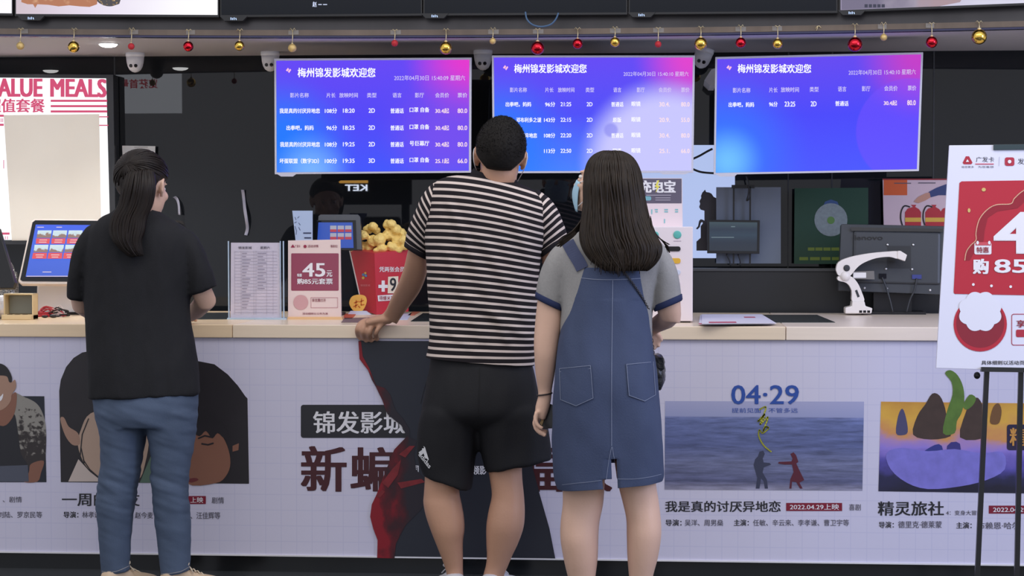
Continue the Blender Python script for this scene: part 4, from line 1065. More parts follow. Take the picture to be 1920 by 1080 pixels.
strokes('board_caption', [[(1516, 467), (1526, 467)], [(1530, 467), (1541, 467)], [(1545, 467), (1556, 467)], [(1560, 467), (1574, 467)], [(1500, 485), (1514, 485)], [(1520, 485), (1536, 485)], [(1541, 485), (1556, 485)], [(1561, 485), (1576, 485)]], PY(1.50), paint('caption_olive', (112, 132, 44)), gr_, 6, 0.001)
fp_ = PY(1.54)
fire = slab('safety_poster', [(1655, 335), (1790, 335), (1790, 424), (1657, 424)], fp_, 0.01, paint('poster_pale', (222, 196, 206), 0.5), None)
tag(fire, 'fire safety poster with red extinguishers above the monitor back', 'poster')
fq = lambda n, p, c, s=0, l=0.001: poly(n, p, fp_, paint(n + '_paint', c, 0.5), fire, l, s)
fq('top_band', rect(1655, 335, 1790, 337.5), (150, 30, 44), 0, 0.0015)
fq('orange_block', rect(1657, 337, 1701, 366), (222, 96, 40))
fq('sleeve', [(1741, 360), (1756, 352), (1775, 345), (1790, 342), (1790, 366), (1760, 366), (1745, 370)], (50, 66, 122), 0, 0.002)
fq('hand', [(1713, 378), (1722, 369), (1736, 362), (1743, 361), (1745, 370), (1735, 376), (1722, 381)], (204, 150, 130), 0, 0.0022)
for dx in (0, 38, 66):
    fq('extinguisher', [(1697 + dx, 424), (1697 + dx, 398), (1702 + dx, 391), (1712 + dx, 388), (1708 + dx, 384), (1718 + dx, 384), (1716 + dx, 388), (1723 + dx, 392), (1727 + dx, 398), (1727 + dx, 424)], (186, 40, 54), 0, 0.0015)
    fq('yellow_band', rect(1697 + dx, 408, 1727 + dx, 416), (226, 180, 70), 0, 0.0025)
strokes('hose', [cr([(1706 + d, 388), (1696 + d, 386), (1690 + d, 396), (1689 + d, 410), (1692 + d, 422)], 4) for d in (0, 42)], fp_, black_print, fire, 2.4, 0.003)
strokes('poster_caption', [[(1677, 343.5), (1708, 343.5)], [(1722, 343), (1754, 343)]], fp_, grey_ink, fire, 1.6, 0.003)
block = MB().box((W(1285, 500, 1.36).x, 1.36, 0), (W(1800, 500, 1.36).x, 1.46, W(1400, 508, 1.36).z)).build('reflection_block', mat('reflection_dark', (0.012, 0.013, 0.015), 0.4), None, loc=(W(1500, 500, 1.36).x, 1.36, 0))  # solid block added to imitate the worktop's reflection in the black wall
tag(block, 'dark desk in place of the mirrored worktop under the grey and green boards', 'block')
b = MB().box((W(1285, 500, 1.35).x, 1.35, W(1400, 508, 1.36).z), (W(1800, 500, 1.36).x, 1.46, W(1400, 503, 1.36).z)).build('reflection_band', mat('reflection_band', (0.05, 0.053, 0.058), 0.4), block)
# hanging black cables in the gap between screens
for ln in ([(1299, 298), (1312, 292), (1326, 284), (1336, 279)], [(1299, 317), (1312, 322), (1326, 324), (1342, 325)]):
    pth = [W(x, y, 1.46) for x, y in cr(ln, 4)]
    tag(MB().tube(pth, 0.005, 8).build('screen_cable', black_plastic, None, True, loc=pth[0]), 'black cable slung %s the bright panel in the gap between the screens' % ('across the top of' if ln[0][1] < 300 else 'lower across'), 'cable')

# power bank rental machine
pw = on_top(1258, 605); Yp = pw.y; ppl = PY(Yp)
pm_ = root('power_bank_machine', 'white power bank rental machine on the worktop beside the long-haired woman', 'rental machine', pw)
x0_, x1_ = W(1150, 500, Yp).x, W(1299, 500, Yp).x
zt = W(1250, 425, Yp).z
MB().box((x0_, Yp, CT + 0.006), (x1_, Yp + 0.2, zt)).build('body', paint('machine_white', (236, 226, 232), 0.4), pm_, bevel=0.003)
MB().box((x0_ + 0.02, Yp + 0.02, CT), (x1_ - 0.01, Yp + 0.18, CT + 0.006)).build('foot', dark_grey, pm_)
hdr = slab('header_board', [(1150, 334), (1279, 334), (1280, 426), (1150, 426)], PY(Yp + 0.12), 0.012, paint('header_pale', (232, 216, 220), 0.5), pm_)
hpl = PY(Yp + 0.12)
hd_ = poly('header_panel', rect(1150, 335, 1278, 381), hpl, paint('header_grey', (96, 90, 108), 0.5), hdr, 0.001)
texts('header_lettering', [('充电宝', (1199, 338, 1267, 362))], hpl, white_ink, hd_, 0.002, 0.05)
polys('bolt_mark', [[(1233, 338), (1228, 351), (1232, 351), (1229, 362), (1237, 348), (1233, 348), (1236, 338)]], hpl, paint('bolt_yellow', (232, 220, 90)), hd_, 0.003)
strokes('header_small_print', [[(1212, 366), (1258, 366)], [(1229, 371), (1257, 371)], [(1229, 375), (1257, 375)]], hpl, paint('header_print', (176, 170, 184)), hd_, 1.3, 0.002)
poly('teal_tag', rect(1205, 368, 1221, 376, 3), hpl, paint('tag_teal', (120, 176, 188)), hd_, 0.002)
strokes('icon_row', [[(1222, 393), (1222, 401)], [(1228, 393), (1233, 393)], [(1246, 393), (1252, 393)], [(1266, 393), (1271, 393)], [(1229, 397), (1233, 397)], [(1246, 397), (1252, 397)], [(1266, 397), (1271, 397)], [(1246, 418), (1246, 411)]], hpl, paint('icon_teal', (128, 190, 196)), hdr, 2.2, 0.001)
for (cx_, cy_, r) in ((1270, 440, 7.5), (1229, 440, 6)):
    c = W(cx_, cy_, Yp)
    MB().lathe([(r * 0.0022, 0), (r * 0.0022, 0.003), (r * 0.0018, 0.004)], c, (0, -1, 0), 24).build('button', paint('button_teal', (96, 186, 178), 0.35), pm_, True)
for (a, b_, y0, y1, m) in ((1236, 1276, 462, 471, black_plastic), (1236, 1276, 484, 494, paint('slot_yellow', (228, 180, 60), 0.4)), (1236, 1276, 506, 515, paint('slot_blue', (206, 214, 236), 0.4)), (1236, 1276, 528, 537, paint('slot_pale', (224, 214, 222), 0.4))):
    slab('power_bank', rect(a, y0, b_, y1, 4), ppl, 0.01, m, pm_, 0.001, 0.004)
strokes('button_caption', [[(1263, 452), (1277, 452)]], ppl, paint('caption_pink', (190, 176, 190)), pm_, 1.4)

# white desktop arm
ap = on_top(1610, 591); Ya = ap.y; apl = PY(Ya)
arm = root('desktop_arm', 'white jointed desktop arm curving up in front of the large monitor', 'desktop arm', ap)
aw = paint('arm_white', (236, 230, 226), 0.35)
slab('base', [(1585, 577), (1597, 574), (1598, 565), (1621, 565), (1623, 574), (1636, 578), (1634, 588), (1585, 588)], apl, 0.09, aw, arm, 0.004, 0.02)
slab('lower_arm', cr([(1598.5, 566), (1597, 545), (1588, 531), (1572, 526), (1572.5, 518), (1594, 517.5), (1607, 529), (1616, 548), (1620, 566)], 3, True), apl, 0.05, aw, arm, 0.004, 0.0)
slab('upper_arm', cr([(1568, 503), (1573, 491), (1594, 482), (1630, 475), (1668, 471.5), (1684, 472), (1684, 485), (1668, 481.5), (1643, 484), (1621, 492), (1608, 501), (1598, 513), (1592, 517.5), (1574, 517), (1569, 510)], 3, True), apl, 0.045, aw, arm, 0.004, 0.004)
slab('head', [(1683, 471), (1688, 470), (1701, 478), (1697, 490), (1683, 485)], apl, 0.05, aw, arm, 0.003, 0.008)
MB().lathe([(0.0145, 0), (0.0145, 0.004), (0.010, 0.005)], W(1587.5, 502.6, Ya - 0.003), (0, -1, 0), 24).build('joint', dark_grey, arm, True)
MB().lathe([(0.022, 0), (0.022, 0.06)], W(1583, 517, Ya + 0.055), (0, -1, 0), 24).build('hinge', aw, arm, True)
for k in range(3): slab('port', rect(1611 + 7.5 * k, 582, 1616.5 + 7.5 * k, 586.5), apl, 0.005, screen_black, arm, 0, 0.0205)
slab('clear_case', [(1599, 509), (1639, 508), (1640, 524), (1599, 523)], apl, 0.03, paint('case_grey', (120, 118, 116), 0.2), arm, 0.001, -0.012)
poly('case_label', [(1600, 511), (1624, 511), (1624, 521), (1600, 521)], apl, white_plastic, arm, -0.011)
slab('rib', [(1603, 545), (1607, 543), (1612, 556), (1608, 558)], apl, 0.004, dark_grey, arm, 0, 0.001)

# monitor seen from behind
Ym = Ya + 0.10; mpl = Plane(W(1670, 485, Ym), (0.0, -1, 0.10))
mo = root('monitor', 'large black monitor seen from behind, in front of the fire safety poster', 'monitor', (W(1670, 560, Ym).x, Ym, CT))
mbk = paint('monitor_back', (58, 62, 68), 0.4)
slab('back_cover', [(1577, 421), (1580, 420), (1778, 424), (1776, 553), (1572, 545)], mpl, 0.05, mbk, mo, 0.003)
slab('rear_bulge', [(1600, 432), (1765, 435), (1764, 534), (1598, 530)], mpl, 0.03, mbk, mo, 0.012, 0.012)
poly('gloss_strip', [(1595, 426), (1768, 429), (1768, 435), (1596, 433)], mpl, mat('gloss_dark', (0.02, 0.02, 0.022), 0.1), mo, 0.013)
texts('maker_lettering', [('lenovo', (1602, 441, 1655, 450))], mpl, mat('letter_gloss', (0.010, 0.010, 0.012), 0.2), mo, 0.015, 0.02)
for (sx_, sy_) in ((1664, 459), (1712, 459), (1661, 504), (1710, 505)):
    c = mpl.hit(sx_, sy_, 0.012)
    MB().lathe([(0.006, 0), (0.006, 0.004), (0.004, 0.006)], c, (0, -1, 0.1), 12).build('screw', steel, mo, True)
poly('mount_plate', rect(1664, 461, 1708, 503, 3), mpl, paint('mount_dark', (38, 40, 44), 0.5), mo, 0.0135)
slab('port', rect(1710, 515, 1728, 523), mpl, 0.01, paint('port_blue', (52, 62, 132), 0.4), mo, 0, 0.018)
slab('port', rect(1648, 513, 1662, 522), mpl, 0.01, screen_black, mo, 0, 0.018)
for (px, py) in ((1621, 540), (1663, 541), (1744, 544)):
    MB().ball(mpl.hit(px, py, 0.002), 0.005, None, 10, 6).build('screw', white_plastic, mo, True)
for ln in ([(1654, 520), (1662, 540), (1668, 560), (1674, 585)], [(1719, 522), (1714, 545), (1706, 562), (1700, 585)]):
    MB().tube([W(x, y, Ym - 0.03) for x, y in cr(ln, 4)], 0.004, 6).build('cable', dark_grey, mo, True)
MB().box((W(1640, 550, Ym).x, Ym + 0.05, CT), (W(1712, 550, Ym).x, Ym + 0.08, W(1670, 500, Ym).z)).build('neck', black_plastic, mo)
MB().box((W(1615, 585, Ym).x, Ym - 0.02, CT), (W(1735, 585, Ym).x, Ym + 0.16, CT + 0.012)).build('base', black_plastic, mo)

# ---------------------------------------------------------------- cut-off poster stand at the right
SY = -0.72
st_pl = Plane(W(1850, 480, SY), (0, -1, 0.08))
st = root('poster_stand', 'tall white and red poster board on a black stand, cut off by the picture edge', 'poster stand', (W(1900, 480, SY).x, SY, 0))
slab('board', [(1780, 272.5), (2060, 270), (2060, 700), (1755, 690)], st_pl, 0.012, paint('board_white', (226, 226, 240), 0.5), st, 0.001)
slab('clip', [(1863, 271), (2060, 269), (2060, 279), (1863, 281)], st_pl, 0.03, paint('clip_dark', (44, 62, 66), 0.4), st, 0.001, 0.006)
rp = poly('offer_panel', [(1803, 340), (2060, 336), (2060, 556), (1790, 551), (1788, 548), (1799, 343)], st_pl, paint('panel_red', (186, 36, 56), 0.35), st, 0.001)
cl1 = cr([(1809, 488), (1812, 472), (1820, 460), (1830, 450), (1830, 436), (1836, 412), (1850, 394), (1868, 384), (1895, 382), (1902, 372), (1918, 358), (1945, 346), (1990, 344)], 6)
strokes('cloud_outline', [cl1], st_pl, paint('outline_gold', (226, 170, 140)), rp, 1.8, 0.003)
poly('cloud_shade', cl1 + [(1990, 365), (1945, 365), (1925, 374), (1908, 390), (1870, 396), (1852, 408), (1846, 432), (1844, 452), (1828, 470), (1818, 488)], st_pl, paint('cloud_maroon', (150, 24, 44), 0.4), rp, 0.002)
texts('price_lettering', [('4', (1863, 397, 1938, 476)), ('5', (1948, 397, 2016, 476)), ('购', (1824, 485, 1854, 514)), ('85', (1864, 486, 1926, 512)), ('元套票', (1936, 485, 2030, 513))], st_pl, white_ink, rp, 0.003, 0.05)
ic = poly('calendar_icon', rect(1827, 455, 1859, 477, 3), st_pl, white_ink, rp, 0.003)
poly('icon_band', [(1829, 454), (1858, 454), (1858, 460), (1829, 460)], st_pl, paint('icon_crimson', (206, 80, 92)), ic, 0.004)
polys('icon_ring', [oval(1833, 455, 2.4, 3.5, 12), oval(1855, 455, 2.4, 3.5, 12)], st_pl, white_ink, ic, 0.005)
texts('icon_lettering', [('特惠', (1831, 463, 1854, 474))], st_pl, red_ink, ic, 0.005, 0.025)
polys('confetti', [oval(1844.5, 355.5, 4, 3.5, 12), oval(1817, 394.5, 2.6, 4, 12)], st_pl, paint('confetti_gold', (214, 184, 110)), rp, 0.003)
polys('bulb_row', [oval(1825, 533.5, 2.6, None, 12), oval(1859, 536, 2.6, None, 12), oval(1895, 537.5, 2.6, None, 12)], st_pl, white_ink, rp, 0.003)
polys('logo_mark', [[(1811, 293), (1817, 293), (1823.5, 305), (1821, 308), (1807, 308), (1805, 305)]], st_pl, paint('logo_crimson', (178, 40, 58)), st, 0.001)
polys('logo_centre', [[(1814, 298.5), (1817, 303.5), (1811, 303.5)], oval(1893, 303, 3.4, None, 14)], st_pl, white_ink, st, 0.003)
poly('logo_tile', rect(1884, 295, 1902, 311, 4), st_pl, paint('logo_tile_red', (180, 44, 66)), st, 0.001)
texts('logo_lettering', [('广发卡', (1830, 294, 1864, 304)), ('发现精彩', (1908, 297, 1960, 308))], st_pl, ink, st, 0.001, 0.0)
strokes('logo_rule', [[(1829, 307.5), (1863, 307.5)]], st_pl, paint('rule_red', (206, 80, 100)), st, 1.8)
strokes('logo_divider', [[(1874, 294), (1873, 311)]], st_pl, paint('divider_grey', (180, 180, 196)), st, 0.8)
texts('motto_lettering', [('给您更多', (1803, 311, 1826, 315)), ('为您着想', (1834, 311, 1863, 315))], st_pl, grey_ink, st, 0.001, 0.0)
poly('emblem_disc', oval(1838, 608, 50, 51, 44), st_pl, paint('disc_crimson', (186, 36, 56), 0.4), st, 0.001)
poly('emblem_centre', oval(1838, 606, 45, 46, 44), st_pl, paint('disc_maroon', (140, 30, 48), 0.4), st, 0.002)
_c = [(1838 + (37 + 4.5 * abs(math.sin(4 * a))) * math.cos(a), 584 + (34 + 4.5 * abs(math.sin(4 * a))) * math.sin(a)) for a in (2 * math.pi * j / 96 for j in range(96))]
poly('emblem_cloud', _c, st_pl, paint('cloud_white', (228, 228, 240), 0.5), st, 0.003)
strokes('caption_box', [rect(1897, 589, 2040, 647, 4) + [rect(1897, 589, 2040, 647, 4)[0]]], st_pl, paint('box_crimson', (176, 50, 76)), st, 1.4, 0.001)
texts('caption_lettering', [('享优惠打开', (1906, 600, 1990, 614))], st_pl, red_ink, st, 0.001, 0.03)
poly('app_tile', rect(1905, 618, 1924, 632, 3), st_pl, paint('app_red', (176, 40, 60)), st, 0.001)
texts('small_print', [('具体细则以活动页发布为准', (1840, 676, 1962, 684))], st_pl, ink, st, 0.001, 0.015)
def bar(name, a, b, w, Y0, Y1):
    """A square black tube between two photo points."""
    p0, p1 = W(a[0], a[1], Y0), W(b[0], b[1], Y1)
    return MB().tube([p0, p1], [(w, w)] * 2, 4, flat=(1, 1, 0)).build(name, mat('stand_black', (0.012, 0.012, 0.014), 0.3), st)
floor_y = lambda px: (WZ(px, 1150, 0).y)
pz = W(1850, 690, SY)
bar('pole', (1850, 696), (1829, 1153), 0.0125, SY, SY - 0.02)
bar('pole', (1914, 698), (1905, 1153), 0.0125, SY, SY - 0.02)
slab('cross_bar', [(1840, 688), (2060, 692), (2060, 700), (1840, 697)], st_pl, 0.03, mat('stand_bar', (0.012, 0.013, 0.015), 0.3), st, 0, 0.012)
MB().ball(W(1832, 704, SY + 0.01), (0.012, 0.012, 0.013), None, 14, 8).build('knob', black_plastic, st, True)
fxx = W(1829, 1150, SY).x
MB().box((fxx - 0.03, SY - 0.25, 0), (fxx + 0.30, SY + 0.15, 0.012)).build('base', black_plastic, st, bevel=0.003)

# ---------------------------------------------------------------- across the lobby, seen mirrored in the black wall
def mirror(px, py, depth):
    """The place of something whose reflection in the back wall shows at this pixel."""
    p = W(px, py, WALL_Y + depth)
    return Vector((p.x, WALL_Y - depth, p.z))
L_ = 6.4
a, b_ = mirror(617, 326, L_), mirror(690, 372, L_)
ms_ = root('lobby_sign', 'lit sign lettered KET across the lobby, mirrored in the black wall', 'sign', (a.x, a.y, 0))
x0_, x1_ = min(a.x, b_.x), max(a.x, b_.x)
yy = a.y
MB().box((x0_ - 0.05, yy - 0.06, b_.z - 0.05), (x1_ + 0.35, yy - 0.002, a.z + 0.1)).build('panel', black_plastic, ms_)
MB().box((x0_ + 0.04, yy - 0.002, a.z - 0.075), (x1_, yy + 0.004, a.z - 0.035)).build('light_strip', glow('orange_strip', (255, 190, 90), 10), ms_)
for xx in (x0_, x1_ + 0.3): MB().box((xx - 0.03, yy - 0.06, 0), (xx + 0.03, yy - 0.01, b_.z)).build('post', black_plastic, ms_)
gv, gf = glyphs('KET', 0.02)
pA, pB = mirror(689, 346, L_), mirror(647, 358, L_)
me = bpy.data.meshes.new('letters')
me.from_pydata([(pA.x + (pB.x - pA.x) * float(u), yy + 0.004, pB.z + (pA.z - pB.z) * float(w)) for u, w in gv], [], gf)
link('lettering', me, glow('sign_white', (225, 235, 255), 30), ms_)
L2 = 4.6
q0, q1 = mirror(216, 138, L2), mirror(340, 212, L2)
bn = root('lobby_banner', 'pale banner with added glow and red lettering across the lobby, mirrored in the black wall', 'banner', (q0.x, q0.y, q0.z))
MB().box((min(q0.x, q1.x), q0.y - 0.02, q1.z), (max(q0.x, q1.x), q0.y, q0.z)).build('panel', glow('banner_pale', (226, 230, 240), 4.0), bn)  # glow added so the banner shows in the dim mirroring wall
gv, gf = glyphs('览获首最', 0.02)
pA, pB = mirror(296, 148, L2), mirror(224, 166, L2)
me = bpy.data.meshes.new('letters')
me.from_pydata([(pA.x + (pB.x - pA.x) * float(u), q0.y + 0.004, pB.z + (pA.z - pB.z) * float(w)) for u, w in gv], [], gf)
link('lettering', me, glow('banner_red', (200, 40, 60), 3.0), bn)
for xx in (q0.x, q1.x): MB().tube([(xx, q0.y - 0.01, q0.z), (xx, q0.y - 0.01, 3.4)], 0.004, 6).build('hanger', steel, bn)

# ================================================================= people
from mathutils.bvhtree import BVHTree
class Surf:
    """A curved surface to lay stitching and prints on."""
    def __init__(s, obs, Y):
        vs_, fs = [], []
        for o in obs:
            k = len(vs_); base = origin_of(o)
            vs_ += [v.co + base for v in o.data.vertices]
            fs += [tuple(i + k for i in p.vertices) for p in o.data.polygons]
        s.t = BVHTree.FromPolygons(vs_, fs); s.Y = Y; s.n = Vector((0, -1, 0))
    def hit(s, px, py, lift=0.0):
        d = ray(px, py).normalized()
        h = s.t.ray_cast(CAM, d)
        if h[0] is None: return W(px, py, s.Y)
        return h[0] - d * lift

def wrinkle(me, amp, f=(14, 14, 5), seed=0.0, diag=0.0, mask=None):
    """Soft cloth folds."""
    nr = [v.normal.copy() for v in me.vertices]
    for v, n in zip(me.vertices, nr):
        p = v.co
        q = Vector((p.x * f[0] + seed, p.y * f[1], (p.z + diag * p.x) * f[2]))
        a = noise.noise(q) + 0.5 * noise.noise(q * 2.1)
        k = mask(p) if mask else 1.0
        v.co = p + n * (a * amp * k)
    me.update()

skin_a = mat('skin_tan', srgb(196, 150, 122), 0.5, var=0.05, vscale=14, bump=0.06, bscale=120)
skin_b = mat('skin_light', srgb(222, 182, 158), 0.5, var=0.05, vscale=12, bump=0.05, bscale=120)
eye_w = paint('eye_white', (228, 224, 220), 0.25)
eye_d = paint('eye_dark', (28, 20, 18), 0.2)

def hair_mat(name, a, b, rough=0.38):
    m = mat(name, a, rough, spec=0.22)
    nt, bs = nodes_of(m); N, L = nt.nodes, nt.links
    tc = N.new('ShaderNodeTexCoord'); mp = N.new('ShaderNodeMapping'); mp.inputs['Scale'].default_value = (60, 60, 4)
    L.new(tc.outputs['Object'], mp.inputs[0])
    n = N.new('ShaderNodeTexNoise'); n.inputs['Scale'].default_value = 2.0; n.inputs['Detail'].default_value = 4; L.new(mp.outputs[0], n.inputs[0])
    mx = N.new('ShaderNodeMix'); mx.data_type = 'RGBA'; mx.inputs[6].default_value = (*a, 1); mx.inputs[7].default_value = (*b, 1)
    L.new(n.outputs[0], mx.inputs[0]); L.new(mx.outputs[2], bs.inputs['Base Color'])
    return m

def head_matrix(px, py, Y, yaw, pitch, roll, k):
    return Matrix.Translation(W(px, py, Y)) @ Matrix.Rotation(R(yaw), 4, 'Z') @ Matrix.Rotation(R(roll), 4, 'Y') @ Matrix.Rotation(R(pitch), 4, 'X') @ Matrix.Scale(k, 4)

def add_head(mb, M):
    """A head facing local +y: cranium, face, jaw, nose, brows, lips, ears."""
    mb.ball((0, -0.012, 0.030), (0.080, 0.098, 0.088), M, 28, 18)
    mb.ball((0, 0.030, -0.030), (0.066, 0.066, 0.095), M, 24, 16)
    mb.ball((0, 0.042, -0.082), (0.050, 0.046, 0.042), M, 20, 12)
    mb.ball((0, 0.076, -0.104), (0.020, 0.018, 0.016), M, 14, 8)
    mb.ball((0, -0.030, -0.050), (0.060, 0.055, 0.075), M, 20, 12)
    mb.tube([M @ Vector(p) for p in ((0, 0.088, 0.018), (0, 0.102, -0.012), (0, 0.112, -0.034), (0, 0.094, -0.044))], [0.008, 0.010, 0.013, 0.010], 10)
    for s in (-1, 1):
        mb.ball((s * 0.011, 0.098, -0.040), (0.009, 0.010, 0.007), M, 10, 6)
        mb.ball((s * 0.030, 0.084, 0.022), (0.022, 0.010, 0.006), M, 12, 6)
        mb.ball((s * 0.046, 0.062, -0.025), (0.020, 0.024, 0.020), M, 12, 8)
        mb.tube([M @ Vector(p) for p in ((s * 0.071, 0.010, 0.022), (s * 0.083, -0.008, 0.026), (s * 0.088, -0.018, 0.008), (s * 0.084, -0.012, -0.018), (s * 0.074, 0.004, -0.036))], [0.006, 0.008, 0.008, 0.008, 0.007], 8)
        mb.ball((s * 0.077, -0.002, -0.004), (0.007, 0.016, 0.026), M, 12, 8)
    mb.ball((0, 0.096, -0.062), (0.022, 0.009, 0.006), M, 14, 6)
    mb.ball((0, 0.094, -0.073), (0.019, 0.009, 0.006), M, 14, 6)

def add_face_parts(M, body, skinlip):
    for s in (-1, 1):
        e = MB().ball((s * 0.030, 0.083, 0.004), (0.013, 0.011, 0.009), M, 14, 10).build('eye', eye_w, body, True)
        MB().ball((s * 0.030, 0.0925, 0.004), (0.0055, 0.003, 0.0055), M, 12, 8).build('iris', eye_d, e, True)
    MB().ball((0, 0.103, -0.067), (0.021, 0.005, 0.009), M, 14, 8).build('lips', skinlip, body, True)

def face_mask(M, root_, m, loop=True):
    g = MB(); nu, nv = 16, 10
    vv = []
    for j in range(nv + 1):
        z = -0.012 - 0.108 * j / nv
        bulge = math.sin(math.pi * j / nv)
        for i in range(nu + 1):
            t = R(-62 + 124 * i / nu)
            rx = 0.070 - 0.012 * (j / nv) ** 2; ry = 0.072 + 0.014 * bulge * math.cos(t) ** 3 - 0.022 * (j / nv) ** 2
            vv.append(M @ Vector((rx * math.sin(t), 0.034 + ry * math.cos(t), z)))
    ff = [(j * (nu + 1) + i, j * (nu + 1) + i + 1, (j + 1) * (nu + 1) + i + 1, (j + 1) * (nu + 1) + i) for j in range(nv) for i in range(nu)]
    g.add(vv, ff)
    o = g.build('face_mask', m, root_, True)
    sd = o.modifiers.new('thick', 'SOLIDIFY'); sd.thickness = 0.002; sd.offset = 1
    for s in (-1, 1):
        MB().tube([M @ Vector(p) for p in cr([(s * 0.062, 0.070, -0.014), (s * 0.080, 0.030, 0.006), (s * 0.089, -0.012, 0.024), (s * 0.090, -0.026, 0.000), (s * 0.084, -0.018, -0.030), (s * 0.070, 0.030, -0.070), (s * 0.056, 0.060, -0.100)], 4)], 0.0016, 6).build('ear_loop', white_plastic, o, True)
    return o

def strands(rings, count, jr, kr, rad, rnd, off=0.003, drift=0.25, seg=4):
    """Locks of hair that follow a shape's surface from its top to its bottom."""
    mb = MB(); nk, n = len(rings), len(rings[0])
    cs_ = [sum((Vector(p) for p in r), Vector()) / n for r in rings]
    for _ in range(count):
        j0 = rnd.uniform(*jr); dj = rnd.gauss(0, drift); k0 = kr[0] + rnd.random() * kr[2]; k1 = kr[1] - rnd.random() ** 2 * kr[3]
        o = off * rnd.uniform(-0.6, 1.3); pts, rr = [], []
        steps = max(6, int((k1 - k0) / 1.3))
        r0 = rad * rnd.uniform(0.6, 1.3); ph = rnd.random() * 6
        for q in range(steps + 1):
            t = q / steps; kk = k0 + (k1 - k0) * t
            ka = int(min(max(kk, 0), nk - 1)); kb = min(ka + 1, nk - 1); fk = min(max(kk - ka, 0), 1)
            j = (j0 + dj * t + 0.12 * math.sin(ph + t * 5)) % n
            ja = int(j) % n; jb = (ja + 1) % n; fj = j - int(j)
            P = lambda k_: Vector(rings[k_][ja]) * (1 - fj) + Vector(rings[k_][jb]) * fj
            p = P(ka) * (1 - fk) + P(kb) * fk; c = cs_[ka] * (1 - fk) + cs_[kb] * fk
            u = (p - c); u.z = 0
            u = u.normalized() if u.length > 1e-6 else Vector((0, -1, 0))
            pts.append(p + u * o); rr.append(r0 * (0.35 + 0.65 * math.sin(math.pi * min(1, 0.15 + t * 0.9)) if t > 0.5 else 0.7 + 0.3 * t))
        mb.tube(pts, rr, seg + 1)
    return mb

def cap_hair(M, r, c, cut, amp, seed, n=96, k=64):
    """Short or combed-back hair: a shell over the skull that sinks into the head below its hairline."""
    vs_, fs = [], []
    for i in range(k + 1):
        th = math.pi * i / k
        for j in range(n):
            a = 2 * math.pi * j / n
            d = Vector((math.sin(th) * math.cos(a), math.sin(th) * math.sin(a), math.cos(th)))
            p = Vector((c[0] + d.x * r[0], c[1] + d.y * r[1], c[2] + d.z * r[2]))
            e = cut(p)
            f = 1.0 if e > 0.012 else (0.86 if e < -0.012 else 0.86 + 0.14 * ((e + 0.012) / 0.024) ** 0.7)
            nn = noise.noise(Vector((p.x * seed[1], p.y * seed[1], p.z * seed[2])) + Vector((seed[0], 0, 0)))
            f += amp * nn if e > -0.005 else 0
            vs_.append(M @ Vector((c[0] + d.x * r[0] * f, c[1] + d.y * r[1] * f, c[2] + d.z * r[2] * f)))
    for i in range(k):
        for j in range(n):
            j2 = (j + 1) % n
            fs.append((i * n + j, i * n + j2, (i + 1) * n + j2, (i + 1) * n + j))
    mb = MB(); mb.v = [tuple(v) for v in vs_]; mb.f = fs
    return mb

def shoe(root_, x, y, ang, L, m_up, m_sole, m_lace, h=0.10):
    Mx = Matrix.Translation((x, y, 0)) @ Matrix.Rotation(R(ang), 4, 'Z')
    k = L / 0.27
    st = [(-0.078, 0.020, 0.058), (-0.066, 0.032, 0.082), (-0.04, 0.037, h), (0.0, 0.038, h), (0.045, 0.039, 0.082), (0.10, 0.044, 0.064), (0.15, 0.044, 0.052), (0.18, 0.036, 0.042), (0.192, 0.018, 0.030)]
    rs = []
    for (t, w, hh) in cr(st, 3):
        zc, hz = (hh + 0.012) / 2, (hh - 0.012) / 2
        rs.append([Mx @ Vector((w * k * math.copysign(abs(math.cos(a)) ** 0.8, math.cos(a)), t * k, zc + hz * math.copysign(abs(math.sin(a)) ** 0.8, math.sin(a)))) for a in (2 * math.pi * j / 20 for j in range(20))])
    s = MB().rings(rs).build('shoe', m_up, root_, True)
    rs = []
    ol = cr([(0, -0.084), (0.034, -0.07), (0.042, -0.03), (0.042, 0.03), (0.049, 0.10), (0.047, 0.155), (0.030, 0.192), (0, 0.20), (-0.030, 0.192), (-0.045, 0.155), (-0.046, 0.10), (-0.040, 0.03), (-0.042, -0.03), (-0.034, -0.07)], 3, True)
    for z, q in ((0.0005, 0.96), (0.006, 1.0), (0.024, 1.0), (0.027, 0.97)):
        rs.append([Mx @ Vector((a * q * k, b * q * k, z)) for a, b in ol])
    MB().rings(rs).build('sole', m_sole, s, True)
    lb = MB()
    for i in range(5):
        t = 0.025 + i * 0.017; z = 0.098 - i * 0.0085
        lb.tube([Mx @ Vector(p) for p in ((-0.022, t * k, z - 0.004), (0.0, (t + 0.006) * k, z + 0.003), (0.022, (t + 0.008) * k, z - 0.004))], 0.0028, 6)
    for sx in (-1, 1):
        lb.tube([Mx @ Vector(p) for p in cr([(0, 0.025 * k, 0.100), (sx * 0.022, 0.035 * k, 0.116), (sx * 0.036, 0.03 * k, 0.108), (sx * 0.020, 0.026 * k, 0.098), (0, 0.025 * k, 0.099)], 4)], 0.0025, 6)
        lb.tube([Mx @ Vector(p) for p in ((0, 0.025 * k, 0.100), (sx * 0.02, 0.04 * k, 0.098), (sx * 0.04, 0.05 * k, 0.075))], 0.0025, 6)
    lb.build('laces', m_lace, s, True)
    return s

def cloth(name, m, color_var=0.0):
    return m

